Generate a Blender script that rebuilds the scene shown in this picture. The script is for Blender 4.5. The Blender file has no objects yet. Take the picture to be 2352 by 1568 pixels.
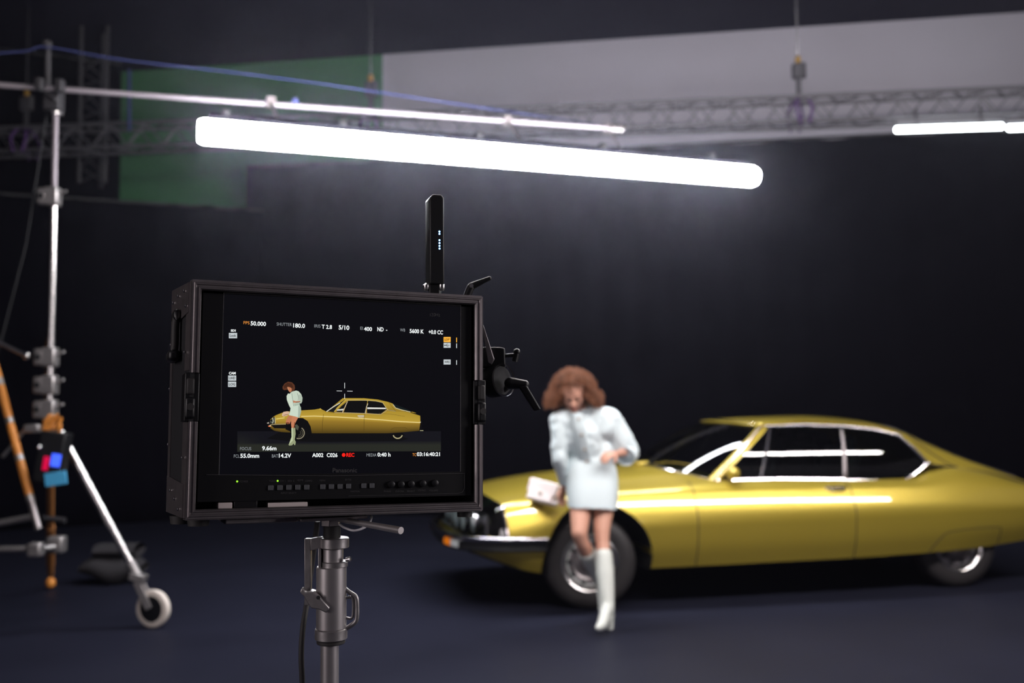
import bpy, bmesh, math, random
import numpy as np
from mathutils import Vector, Matrix, Quaternion
random.seed(7)
C = bpy.context.scene.collection
SC = bpy.context.scene
PI = math.pi

# ------------------------------------------------------------------ camera, world, exposure
F_PX, CAM_H, PITCH, ROLL = 2288.0, 1.4478, 0.0643, -0.0104
cam_d = bpy.data.cameras.new('camera'); cam = bpy.data.objects.new('camera', cam_d); C.objects.link(cam)
cam_d.sensor_width = 36.0; cam_d.lens = F_PX/2352*36.0
cam_d.clip_start = 0.05; cam_d.clip_end = 100
cam.matrix_world = Matrix.Translation((0, 0, CAM_H)) @ Matrix.Rotation(PI/2+PITCH, 4, 'X') @ Matrix.Rotation(ROLL, 4, 'Z')
cam_d.dof.use_dof = True; cam_d.dof.focus_distance = 1.75; cam_d.dof.aperture_fstop = 2.8
SC.camera = cam
vs = SC.view_settings
vs.view_transform = 'Standard'; vs.look = 'None'; vs.exposure = 0.0; vs.gamma = 1.0; vs.use_curve_mapping = False
w = bpy.data.worlds.new('world'); SC.world = w; w.use_nodes = True
# added ambient fill for the open side behind the camera: darker low, paler high
_nt = w.node_tree; _bg = _nt.nodes['Background']; _tc = _nt.nodes.new('ShaderNodeTexCoord'); _sx = _nt.nodes.new('ShaderNodeSeparateXYZ'); _cr = _nt.nodes.new('ShaderNodeValToRGB')
_nt.links.new(_tc.outputs['Generated'], _sx.inputs[0]); _nt.links.new(_sx.outputs['Z'], _cr.inputs[0]); _nt.links.new(_cr.outputs[0], _bg.inputs[0])
_cr.color_ramp.elements[0].color = (.10, .09, .11, 1); _cr.color_ramp.elements[1].position = .55; _cr.color_ramp.elements[1].color = (.62, .56, .66, 1)
_bg.inputs[1].default_value = 0.20
SC.cycles.use_denoising = True
SC.cycles.use_adaptive_sampling = True; SC.cycles.adaptive_threshold = .035; SC.cycles.max_bounces = 5; SC.cycles.volume_bounces = 0; SC.cycles.sample_clamp_indirect = 4.0
TUBE = 90.0

def lamp(name, kind, loc, tgt, power, col=(1, 1, 1), **k):
    d = bpy.data.lights.new(name, kind); d.energy = power; d.color = col
    for a, b in k.items(): setattr(d, a, b)
    o = bpy.data.objects.new(name, d); C.objects.link(o); o.location = loc
    o.rotation_euler = (Vector(tgt)-Vector(loc)).to_track_quat('-Z', 'Y').to_euler()
    return o
# unseen lamp added to wash the upper back wall (the glowing tubes are meshes, built with their fittings below)
lamp('wall_wash', 'AREA', (3.5, 8.2, 6.2), (3.0, 13.6, 5.6), 100, (.95, .93, 1), shape='RECTANGLE', size=5.0, size_y=.4)

lamp('case_fill_right', 'AREA', (3.4, 1.5, 2.0), (-.2, 1.9, 1.15), 60, (1, .93, .95), shape='RECTANGLE', size=1.4, size_y=1.4)  # unseen lamp added on the right to brighten the monitor case and stand
lamp('case_fill_left', 'AREA', (-3.0, -.3, 1.9), (-.3, 1.8, 1.2), 38, (1, .9, .92), shape='RECTANGLE', size=1.0, size_y=1.6)  # fill added out of view on the left, for the case edges

def proj_ray(x, y):
    da, db = x-1176.0, y-784.0
    a = da*math.cos(ROLL)+db*math.sin(ROLL); b = -da*math.sin(ROLL)+db*math.cos(ROLL)
    return Vector((a/F_PX, math.cos(PITCH)+b/F_PX*math.sin(PITCH), math.sin(PITCH)-b/F_PX*math.cos(PITCH)))
def at(x, y, Y):
    d = proj_ray(x, y)
    return d*(Y/d.y)+Vector((0, 0, CAM_H))

# ------------------------------------------------------------------ materials
M = {}
def mat(name, col, rough=.5, metal=0., spec=.5, emit=None, es=0., coat=0., noise=None, bump=0., alpha=None, nscale=20., sheen=0.):
    m = bpy.data.materials.new(name); m.use_nodes = True
    nt = m.node_tree; b = nt.nodes['Principled BSDF']
    b.inputs['Base Color'].default_value = (*col, 1); b.inputs['Roughness'].default_value = rough
    b.inputs['Metallic'].default_value = metal; b.inputs['Specular IOR Level'].default_value = spec
    b.inputs['Coat Weight'].default_value = coat; b.inputs['Coat Roughness'].default_value = .03
    b.inputs['Sheen Weight'].default_value = sheen
    if emit: b.inputs['Emission Color'].default_value = (*emit, 1); b.inputs['Emission Strength'].default_value = es
    if noise or bump:
        tc = nt.nodes.new('ShaderNodeTexCoord'); n = nt.nodes.new('ShaderNodeTexNoise')
        n.inputs['Scale'].default_value = nscale; n.inputs['Detail'].default_value = 6
        nt.links.new(tc.outputs['Object'], n.inputs['Vector'])
        if noise:
            r = nt.nodes.new('ShaderNodeMix'); r.data_type = 'RGBA'
            r.inputs[6].default_value = (*[c*(1-noise) for c in col], 1); r.inputs[7].default_value = (*[min(1, c*(1+noise)) for c in col], 1)
            nt.links.new(n.outputs['Fac'], r.inputs[0]); nt.links.new(r.outputs[2], b.inputs['Base Color'])
        if bump:
            bp = nt.nodes.new('ShaderNodeBump'); bp.inputs['Strength'].default_value = bump; bp.inputs['Distance'].default_value = .01
            nt.links.new(n.outputs['Fac'], bp.inputs['Height']); nt.links.new(bp.outputs[0], b.inputs['Normal'])
    M[name] = m
    return m
mat('paint', (.45, .335, .040), .36, .52, .5, coat=.9)
mat('chrome', (.62, .59, .62), .16, 1.)
mat('barrel', (.46, .43, .43), .40, .85, noise=.12, nscale=25)
mat('steel', (.62, .60, .60), .24, 1., noise=.15, nscale=30)
mat('castalu', (.34, .32, .32), .42, .85, noise=.3, nscale=60, bump=.05)
mat('darkalu', (.24, .215, .22), .42, .9, noise=.25, nscale=45)
mat('blackplastic', (.006, .006, .007), .42, spec=.35)
mat('blackmatte', (.006, .006, .008), .8)
mat('rubber', (.02, .018, .018), .65)
mat('tyre', (.022, .019, .020), .55, bump=.1, nscale=90)
mat('interior', (.012, .012, .012), .6)
mat('floor', (.0120, .0125, .0220), .50, spec=.04, noise=.25, nscale=1.3)
mat('greywall', (.26, .245, .28), .9, noise=.05, nscale=1.5)
mat('greenwall', (.022, .095, .034), .9, noise=.12, nscale=2)
mat('drape', (.0022, .0020, .0035), .95, spec=0, noise=.15, nscale=3)
mat('ceil', (.016, .015, .026), .95, spec=0, noise=.1, nscale=1)
mat('truss', (.095, .09, .10), .5, .6)
mat('darktruss', (.028, .026, .03), .6, .3)
mat('tubeglow', (1, 1, 1), .5, emit=(.93, .96, 1.0), es=TUBE)
mat('orange', (.55, .20, .03), .5, noise=.25, nscale=40)
mat('yellowrust', (.30, .12, .03), .6, noise=.4, nscale=30)
mat('whitewheel', (.62, .55, .50), .5)
mat('sand', (.015, .013, .016), .9, bump=.3)
mat('blue_rope', (.010, .016, .085), .8)
mat('purple', (.05, .015, .09), .8)
mat('gold_hook', (.25, .14, .02), .5, .5)
mat('skin', (.62, .32, .23), .5, spec=.4, noise=.06, nscale=8)
mat('lip', (.45, .12, .10), .4)
mat('eye', (.03, .02, .02), .2)
mat('hair', (.19, .070, .030), .6, spec=.25, noise=.5, nscale=25)
mat('denim', (.74, .83, .86), .75, noise=.05, nscale=60, bump=.12, sheen=.1)
mat('seamline', (.40, .48, .50), .8)
mat('boot', (.66, .68, .64), .35, noise=.05, nscale=12)
mat('bag', (.95, .84, .82), .4, noise=.05, nscale=9)
mat('bagtrim', (.75, .62, .5), .25, .6)
mat('amber_dim', (.5, .12, .005), .3)
mat('fixture_black', (.0022, .002, .0028), .95, spec=0)
mat('boomtube', (.24, .21, .235), .55, .5)
mat('amber', (.9, .22, .005), .25, emit=(1, .25, .0), es=.25)  # glow added to brighten the near indicator lens; the far one goes without
mat('clearlens', (.8, .82, .82), .08, .2, spec=1)
mat('led_blue', (.1, .3, 1), .3, emit=(.25, .5, 1), es=6)
mat('led_green', (.3, 1, .05), .3, emit=(.35, 1, .03), es=1.2)
mat('disp_red', (.5, 0, .05), .4, emit=(1, .0, .08), es=.42)
mat('disp_blue', (.02, .06, .8), .4, emit=(.06, .14, 1), es=1.1)
mat('label_blue', (.05, .28, .5), .5, emit=(.03, .17, .30), es=.25)  # faint glow put into the label colour, though it is no lamp
mat('e_white', (.1, .1, .1), .4, emit=(.95, 1, 1), es=.95)
mat('e_dim', (.1, .1, .1), .4, emit=(.6, .66, .7), es=.42)
mat('e_orange', (.1, .1, .1), .4, emit=(1, .34, .03), es=.85)
mat('e_red', (.1, .0, .0), .4, emit=(1, .015, .008), es=1.0)
mat('e_box', (.1, .1, .1), .4, emit=(.75, .82, .85), es=.72)
mat('e_boxo', (.1, .1, .1), .4, emit=(1, .45, .02), es=1.0)
mat('e_ink', (.01, .01, .01), .4)
mat('print_grey', (.12, .115, .12), .6)
mat('print_dark', (.05, .048, .05), .6)
mat('button_grey', (.075, .078, .085), .5)
mat('screen_glass', (.004, .004, .006), .16, spec=.5, emit=(.55, .55, .85), es=.0035)
mat('paper', (.55, .48, .46), .6)
mat('whitecable', (.55, .53, .55), .4)

def glassmat(name, tint, trans=.3, rough=.02):
    m = bpy.data.materials.new(name); m.use_nodes = True; nt = m.node_tree; nt.nodes.clear()
    o = nt.nodes.new('ShaderNodeOutputMaterial'); mx = nt.nodes.new('ShaderNodeMixShader'); tr = nt.nodes.new('ShaderNodeBsdfTransparent')
    gl = nt.nodes.new('ShaderNodeBsdfGlossy'); fr = nt.nodes.new('ShaderNodeFresnel')
    tr.inputs[0].default_value = (*tint, 1); gl.inputs['Roughness'].default_value = rough; fr.inputs[0].default_value = 1.7
    nt.links.new(fr.outputs[0], mx.inputs[0]); nt.links.new(tr.outputs[0], mx.inputs[1]); nt.links.new(gl.outputs[0], mx.inputs[2]); nt.links.new(mx.outputs[0], o.inputs[0])
    M[name] = m
glassmat('carglass', (.25, .30, .30)); glassmat('lampglass', (.75, .8, .8))

def vcolmat():
    m = bpy.data.materials.new('screen_picture'); m.use_nodes = True; nt = m.node_tree; b = nt.nodes['Principled BSDF']
    a = nt.nodes.new('ShaderNodeVertexColor'); a.layer_name = 'Col'
    b.inputs['Base Color'].default_value = (.005, .005, .005, 1); b.inputs['Roughness'].default_value = .25
    nt.links.new(a.outputs[0], b.inputs['Emission Color']); b.inputs['Emission Strength'].default_value = 1.0
    M['picture'] = m
vcolmat()

# ------------------------------------------------------------------ mesh builder
def frame_from(d):
    d = Vector(d).normalized(); u = Vector((0, 0, 1)) if abs(d.z) < .95 else Vector((1, 0, 0))
    a = d.cross(u).normalized(); return a, d.cross(a).normalized()
class MB:
    def __init__(s): s.v = []; s.f = []
    def add(s, vs, fs):
        n = len(s.v); s.v += [Vector(p) for p in vs]; s.f += [tuple(i+n for i in f) for f in fs]; return s
    def box(s, c, sz, rot=None, taper=1.0):
        vs = []
        for x in (-.5, .5):
            for y in (-.5, .5):
                for z in (-.5, .5):
                    k = taper if z > 0 else 1
                    p = Vector((x*sz[0]*k, y*sz[1]*k, z*sz[2]))
                    if rot is not None: p = rot @ p
                    vs.append(Vector(c)+p)
        return s.add(vs, [(0, 1, 3, 2), (4, 6, 7, 5), (0, 4, 5, 1), (2, 3, 7, 6), (0, 2, 6, 4), (1, 5, 7, 3)])
    def cyl(s, p0, p1, r0, r1=None, n=20):
        if r1 is None: r1 = r0
        p0, p1 = Vector(p0), Vector(p1); a, b = frame_from(p1-p0); vs = []
        for p, r in ((p0, r0), (p1, r1)):
            vs += [p+(a*math.cos(2*PI*i/n)+b*math.sin(2*PI*i/n))*r for i in range(n)]
        fs = [(i, (i+1) % n, n+(i+1) % n, n+i) for i in range(n)]+[tuple(range(n))[::-1], tuple(range(n, 2*n))]
        return s.add(vs, fs)
    def lathe(s, p0, axis, prof, n=32, a0=0, a1=2*PI):
        p0 = Vector(p0); axis = Vector(axis).normalized(); a, b = frame_from(axis); vs = []; fs = []
        full = abs(a1-a0-2*PI) < 1e-6; m = n if full else n+1
        for (h, r) in prof:
            vs += [p0+axis*h+(a*math.cos(a0+(a1-a0)*i/n)+b*math.sin(a0+(a1-a0)*i/n))*r for i in range(m)]
        for j in range(len(prof)-1):
            for i in range(n):
                k = (i+1) % m; fs.append((j*m+i, j*m+k, (j+1)*m+k, (j+1)*m+i))
        return s.add(vs, fs)
    def tube(s, pts, r, n=12, cap=True, closed=False):
        pts = [Vector(p) for p in pts]; N = len(pts); rs = r if isinstance(r, (list, tuple)) else [r]*N
        a = None; vs = []; fs = []
        for i, p in enumerate(pts):
            if closed: d = (pts[(i+1) % N]-pts[i-1])
            else: d = pts[min(i+1, N-1)]-pts[max(i-1, 0)]
            d = d.normalized() if d.length > 1e-9 else Vector((0, 0, 1))
            if a is None: a, b = frame_from(d)
            else:
                a = (a-d*a.dot(d)); a = a.normalized() if a.length > 1e-6 else frame_from(d)[0]
                b = d.cross(a)
            vs += [p+(a*math.cos(2*PI*j/n)+b*math.sin(2*PI*j/n))*rs[i] for j in range(n)]
        for i in range(N if closed else N-1):
            k = (i+1) % N
            for j in range(n): fs.append((i*n+j, i*n+(j+1) % n, k*n+(j+1) % n, k*n+j))
        if cap and not closed: fs += [tuple(range(n))[::-1], tuple(range((N-1)*n, N*n))]
        return s.add(vs, fs)
    def grid(s, rows, wrap=False):
        R = len(rows); K = len(rows[0]); vs = [p for r in rows for p in r]; fs = []
        for i in range(R-1):
            for j in range(K if wrap else K-1):
                k = (j+1) % K; fs.append((i*K+j, i*K+k, (i+1)*K+k, (i+1)*K+j))
        return s.add(vs, fs)
    def prism(s, poly, y0, y1, f=None):     # polygon in (x,z), extruded along y
        n = len(poly); vs = [Vector((x, y0, z)) for x, z in poly]+[Vector((x, y1, z)) for x, z in poly]
        if f: vs = [f(p) for p in vs]
        fs = [tuple(range(n)), tuple(range(n, 2*n))[::-1]]+[(i, n+i, n+(i+1) % n, (i+1) % n) for i in range(n)]
        return s.add(vs, fs)
    def ball(s, c, r, n=16, m=10, rot=None):
        c = Vector(c); r = (r, r, r) if not isinstance(r, (tuple, list)) else r; rows = []
        for i in range(m+1):
            t = PI*i/m; row = []
            for j in range(n):
                p = Vector((r[0]*math.sin(t)*math.cos(2*PI*j/n), r[1]*math.sin(t)*math.sin(2*PI*j/n), r[2]*math.cos(t)))
                row.append(c+(rot @ p if rot is not None else p))
            rows.append(row)
        return s.grid(rows, wrap=True)
    def cone(s, p0, r0, p1, r1, n=14):      # rounded tapered capsule
        p0, p1 = Vector(p0), Vector(p1); s.ball(p0, r0, n, 8); s.ball(p1, r1, n, 8); return s.cyl(p0, p1, r0, r1, n)
    def build(s, name, m, parent=None, world=None, smooth=True, bevel=0, solid=0, sub=0, weld=True, angle=40):
        off = Vector(world) if world is not None else Vector((0, 0, 0))
        me = bpy.data.meshes.new(name); me.from_pydata([p-off for p in s.v], [], s.f)
        if weld:
            bm = bmesh.new(); bm.from_mesh(me); bmesh.ops.remove_doubles(bm, verts=bm.verts, dist=1e-6)
            bmesh.ops.dissolve_degenerate(bm, edges=bm.edges, dist=1e-7)
            bmesh.ops.recalc_face_normals(bm, faces=bm.faces); bm.to_mesh(me); bm.free()
        if smooth:
            me.polygons.foreach_set('use_smooth', [True]*len(me.polygons))
            me.set_sharp_from_angle(angle=math.radians(angle))
        me.materials.append(M[m] if isinstance(m, str) else m)
        o = bpy.data.objects.new(name, me); C.objects.link(o)
        if parent: o.parent = parent
        elif world is not None: o.location = off
        if solid: q = o.modifiers.new('s', 'SOLIDIFY'); q.thickness = solid; q.offset = -1
        if bevel: q = o.modifiers.new('b', 'BEVEL'); q.width = bevel; q.segments = 2; q.limit_method = 'ANGLE'
        if sub: q = o.modifiers.new('u', 'SUBSURF'); q.levels = sub; q.render_levels = sub
        return o
def tag(o, label=None, cat=None, group=None, kind=None):
    for k, v in (('label', label), ('category', cat), ('group', group), ('kind', kind)):
        if v: o[k] = v
    return o
def thing(name, loc, label, cat, group=None):
    o = bpy.data.objects.new(name, None); C.objects.link(o); o.location = loc; o.empty_display_size = .1
    return tag(o, label, cat, group)
def bake(o):
    bpy.context.view_layer.update(); dg = bpy.context.evaluated_depsgraph_get()
    me = bpy.data.meshes.new_from_object(o.evaluated_get(dg)); o.modifiers.clear(); old = o.data; o.data = me; bpy.data.meshes.remove(old); return o
def crom(P, n, closed=False):
    P = [Vector(p) for p in P]; out = []
    for i in range(len(P)-1):
        a = P[i-1] if i else P[0]*2-P[1]; b, c = P[i], P[i+1]; d = P[i+2] if i+2 < len(P) else P[-1]*2-P[-2]
        for j in range(n):
            t = j/n; out.append(.5*((2*b)+(c-a)*t+(2*a-5*b+4*c-d)*t*t+(3*b-a-3*c+d)*t**3))
    return out+[P[-1]]
def pchip(xs, ys):
    xs = np.array(xs, float); ys = np.array(ys, float); h = np.diff(xs); dl = np.diff(ys)/h; d = np.zeros(len(xs))
    for i in range(1, len(xs)-1):
        if dl[i-1]*dl[i] > 0: w1 = 2*h[i]+h[i-1]; w2 = h[i]+2*h[i-1]; d[i] = (w1+w2)/(w1/dl[i-1]+w2/dl[i])
    d[0], d[-1] = dl[0], dl[-1]
    def f(x):
        x = min(max(x, xs[0]), xs[-1]); i = min(max(int(np.searchsorted(xs, x)-1), 0), len(h)-1); t = (x-xs[i])/h[i]
        return float((1+2*t)*(1-t)**2*ys[i]+t*(1-t)**2*h[i]*d[i]+t*t*(3-2*t)*ys[i+1]+t*t*(t-1)*h[i]*d[i+1])
    return f

# ------------------------------------------------------------------ setting
def struct(o): return tag(o, kind='structure')
struct(MB().box((0, 6, -.05), (24, 24, .1)).build('floor', 'floor'))
# back wall, nearer on the right; left part painted green
A = Vector((-12, 15.6, 0)); B = Vector((9.0, 12.35, 0)); wd = (B-A).normalized(); wn = Vector((wd.y, -wd.x, 0))   # wn points at the camera
WALL_H, CEIL = 6.5, 6.5
def on_wall(x, y=None):        # distance along the wall seen at picture column x
    d = proj_ray(x, y or 300); dx, dy = d.x, d.y
    k = (A.x*wn.x+A.y*wn.y)/(dx*wn.x+dy*wn.y); return (Vector((dx*k, dy*k, 0))-A).dot(wd)
sg = on_wall(879, 180)
def slab(s0, s1, z0, z1, off, th):
    a, b = A+wd*s0, A+wd*s1; m = MB()
    vs = [p+wn*o+Vector((0, 0, z)) for z in (z0, z1) for p, o in ((a, off), (b, off), (b, off-th), (a, off-th))]
    return m.add(vs, [(0, 1, 2, 3), (4, 7, 6, 5), (0, 4, 5, 1), (1, 5, 6, 2), (2, 6, 7, 3), (3, 7, 4, 0)])
L = (B-A).length
struct(slab(sg, L, 0, WALL_H, 0, .2).build('wall_back', 'greywall'))
struct(slab(0, sg, 0, WALL_H, 0, .2).build('wall_back_green', 'greenwall'))
struct(MB().box((-9.0, 7, WALL_H/2), (.2, 17, WALL_H)).build('wall_left', 'drape'))
struct(MB().box((0, 8.5, CEIL+.05), (24, 17, .1)).build('ceiling', 'ceil'))
def drape(name, p0, p1, h0, h1, waves, amp, label, z0=0.0, scallop=0.):
    p0, p1 = Vector(p0), Vector(p1); d = p1-p0; n = Vector((d.y, -d.x, 0)).normalized(); N = waves*8; rows = []
    for j in range(13):
        t = j/12; row = []
        for i in range(N+1):
            s = i/N; h = h0+(h1-h0)*s-scallop*abs(math.sin(s*PI*waves/2.5))
            z = z0+(h-z0)*t
            row.append(p0+d*s+n*(amp*math.sin(s*waves*2*PI)*(1-.35*t)+amp*.4*math.sin(s*waves*5.1+t*2))+Vector((0, 0, z)))
        rows.append(row)
    m = MB().grid(rows); root = thing(name, p0, label, 'drape')
    m.build('cloth', 'drape', root, world=p0, solid=.006)
    MB().cyl(p0+Vector((0, 0, h0-.02))+n*.0, p1+Vector((0, 0, h1-.02)), .018).build('rail', 'blackplastic', root, world=p0)
    return root
def wallpt(s, off): p = A+wd*s+wn*off; return (p.x, p.y, 0)
s605 = on_wall(603, 400)
drape('backdrop_drape', wallpt(s605, .55), wallpt(L-.1, .55), 4.85, 4.85, 30, .014, 'long black studio drape covering the back wall behind the car', scallop=.05)
drape('side_drape', (-8.6, 10.8, 0), tuple(at(604, 480, 13.7)[:2])+(0,), at(-80, 395, 10.8).z, at(604, 480, 13.7).z, 14, .014, 'black drape with slanting top edge below the green wall section')
drape('tall_drape', (-8.7, 12.7, 0), tuple(at(277, 300, 14.1)[:2])+(0,), 6.45, 6.45, 8, .012, 'tall black drape left of the green wall section, reaching the ceiling')

def lattice(m, p0, p1, w_, chord_r, lace_r, bay, nchord=4, up=Vector((0, 0, 1))):
    p0, p1 = Vector(p0), Vector(p1); d = (p1-p0).normalized(); a = d.cross(up).normalized(); b = a.cross(d).normalized(); L_ = (p1-p0).length
    off = [(-1, -1), (1, -1), (1, 1), (-1, 1)] if nchord == 4 else [(-1, -.7), (1, -.7), (0, 1)]
    off = [a*(x*w_/2)+b*(y*w_/2) for x, y in off]; k = int(L_/bay)
    for o in off: m.cyl(p0+o, p1+o, chord_r, n=12)
    lm = MB()
    for q in range(len(off)):
        o1, o2 = off[q], off[(q+1) % len(off)]
        for i in range(k):
            s0, s1 = bay*i, bay*(i+.5); s2 = bay*(i+1)
            lm.cyl(p0+o1+d*s0, p0+o2+d*s1, lace_r, n=8); lm.cyl(p0+o2+d*s1, p0+o1+d*s2, lace_r, n=8)
    return lm
T0, T1 = Vector((-8.3, 12.45, 4.79)), Vector((7.4, 10.9, 4.79))
tr = thing('lighting_truss', T0, 'long aluminium box truss hanging level in front of the grey wall', 'truss')
m = MB(); lm = lattice(m, T0, T1, .29, .025, .010, .46)
m.build('chord', 'truss', tr, world=T0); lm.build('lacing', 'truss', tr, world=T0)
V0 = at(220, 424, 12.9); V1 = Vector((V0.x, V0.y, 6.48))
tr = thing('hanging_truss', V0, 'dark vertical truss hanging from the ceiling at the far left', 'truss')
m = MB(); lm = lattice(m, V0, V1, .34, .028, .010, .42, 3, up=Vector((0, 1, 0)))
m.build('chord', 'darktruss', tr, world=V0); lm.build('lacing', 'darktruss', tr, world=V0)

def hoist(x, label, frac=1.0):
    s = (at(x, 240, 12)).x; t = (s-T0.x)/(T1.x-T0.x); p = T0+(T1-T0)*t; p = Vector((p.x, p.y, 4.95))
    ray = proj_ray(x, 240); Y = p.y
    r = thing('chain_hoist', p, label, 'hoist')
    top = Vector((p.x, p.y, 6.48)); hz = p.z+.46
    MB().tube([top, (p.x, p.y, hz+.05)], .010, 8).build('chain', 'steel', r, world=p)
    MB().ball((p.x, p.y, hz), (.035, .03, .05)).build('hook', 'gold_hook', r, world=p)
    m = MB().box((p.x-.02, p.y, hz-.14), (.10, .09, .17)).cyl((p.x+.05, p.y, hz-.22), (p.x+.05, p.y, hz-.04), .04)
    m.box((p.x, p.y, hz-.34), (.05, .05, .24)); m.build('motor_body', 'darktruss', r, world=p, bevel=.008)
    m = MB()
    for sx in (-1, 1):
        for sy in (-1, 1): m.tube(crom([(p.x, p.y, hz-.44), (p.x+.05*sx, p.y+.12*sy, hz-.50), (p.x+.09*sx, p.y+.19*sy, hz-.62), (p.x+.05*sx, p.y+.20*sy, hz-.80)], 5), .016, 8)
    m.build('sling', 'purple', r, world=p)
hoist(1797, 'chain hoist with purple slings on the truss in front of the grey wall')
hoist(857, 'chain hoist hanging at the edge between green and grey wall')
hoist(40, 'dim chain hoist hanging at the far left edge')

def tube_light(x0, x1, y0, y1, Y0, Y1, label):
    a, b = at(x0, y0, Y0), at(x1, y1, Y1); b.z = a.z; d = (b-a).normalized(); r = thing('tube_light', a, label, 'light', 'tube lights under the truss')
    R_ = .033
    MB().lathe(a, d, [(.0, 0), (.0, R_*.7), (.012, R_), ((b-a).length-.012, R_), ((b-a).length, R_*.7), ((b-a).length, 0)], 20).build('diffuser', 'tubeglow2', r, world=a)
    u = Vector((0, 0, 1)); m = MB(); m.box((a+b)/2+u*.085, ((b-a).length*1.0, .05, .045), Matrix.Rotation(math.atan2(d.y, d.x), 3, 'Z')); m.build('housing', 'truss', r, world=a, bevel=.004)
    for t in (.2, .8): MB().box(a+(b-a)*t+u*.055, (.03, .04, .05)).cyl(a+(b-a)*t+u*.07, a+(b-a)*t+u*.24, .012).build('clamp', 'blackplastic', r, world=a)
mat('tubeglow3', (1, 1, 1), .5, emit=(1, .95, .93), es=105)
mat('tubeglow4', (1, 1, 1), .5, emit=(.95, .95, 1), es=40)
mat('tubeglow2', (1, 1, 1), .5, emit=(.90, .98, 1.0), es=14)
tube_light(2056, 2304, 298, 294, 10.95, 10.85, 'glowing tube light under the truss, the left one of two')
tube_light(2314, 2560, 294, 290, 10.82, 10.72, 'glowing tube light cut by the right edge of the view')
# ------------------------------------------------------------------ the car (local: x = back from nose, y = -v where v points to the camera side)
CAR = thing('car', (-.5877, 7.7795, 0), 'gold two-door vintage coupe parked behind the woman on the dark floor', 'car')
CAR.rotation_euler = (0, 0, .1916)
def L3(u, v, z): return Vector((u, -v, z))
zb = pchip([0, .06, .15, .3, .55, .85, 1.3, 2.0, 3.0, 3.6, 4.1, 4.5, 4.7, 4.83, 4.893], [.44, .42, .385, .33, .265, .25, .262, .268, .275, .285, .30, .33, .35, .38, .42])
wb = pchip([0, .15, .3, .6, 1.0, 2.0, 3.0, 3.8, 4.3, 4.7, 4.893], [.60, .70, .77, .82, .835, .845, .835, .80, .74, .69, .66])
wm = pchip([0, .12, .3, .6, 1.0, 1.5, 2.0, 2.6, 3.2, 3.8, 4.3, 4.7, 4.893], [.70, .80, .872, .905, .918, .92, .915, .908, .893, .862, .815, .765, .735])
zm = pchip([0, .28, .6, 1.0, 2.0, 3.2, 4.3, 4.893], [.50, .50, .53, .56, .58, .585, .60, .61])
zs = pchip([.28, .6, 1.0, 1.5, 2.0, 3.0, 3.8, 4.3, 4.893], [.590, .655, .698, .710, .712, .705, .695, .675, .62])
ws = lambda u: wm(u)-.030
zt = pchip([0, .12, .28, .6, 1.0, 1.5, 1.95, 2.6, 3.1, 3.6, 3.8, 4.0, 4.25, 4.6, 4.893], [.575, .66, .745, .800, .835, .862, .875, .868, .855, .85, .90, .925, .893, .805, .725])
wt = pchip([0, .12, .28, .6, 1.0, 1.5, 2.0, 3.0, 3.6, 3.9, 4.3, 4.6, 4.893], [.56, .68, .75, .745, .735, .72, .715, .705, .685, .655, .61, .59, .58])
zc = pchip([0, .12, .28, .6, 1.0, 1.4, 1.66, 1.95, 2.3, 3.7, 4.0, 4.893], [.60, .70, .80, .875, .925, .955, .975, .95, .86, .86, .90, .735])
DOOR0, DOOR1 = 1.77, 3.02
def section(u, nose=False):
    b, w1, w2, z2 = zb(u), wb(u), wm(u), zm(u)
    if nose: s_w, s_z = w2-.012, .535
    else: s_w, s_z = ws(u), zs(u)
    t_w, t_z, c = wt(u), zt(u), zc(u)
    c = max(c, t_z)
    ctl = [(0, b+.01), (w1*.55, b), (w1-.05, b-.0), (w1, b+.012), (w1+(w2-w1)*.72, b+(z2-b)*.5), (w2, z2), (s_w, s_z)]
    if nose: ctl += [(t_w+(s_w-t_w)*.86, s_z+(t_z-s_z)*.33), (t_w+(s_w-t_w)*.55, s_z+(t_z-s_z)*.68), (t_w, t_z)]
    else: ctl += [(s_w-.0215, s_z+.048), (s_w-.0475, s_z+.096), (t_w, max(t_z, s_z+.118))]
    ctl += [(t_w*.62, t_z+(c-t_z)*.72), (0, c)]
    return ctl
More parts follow.
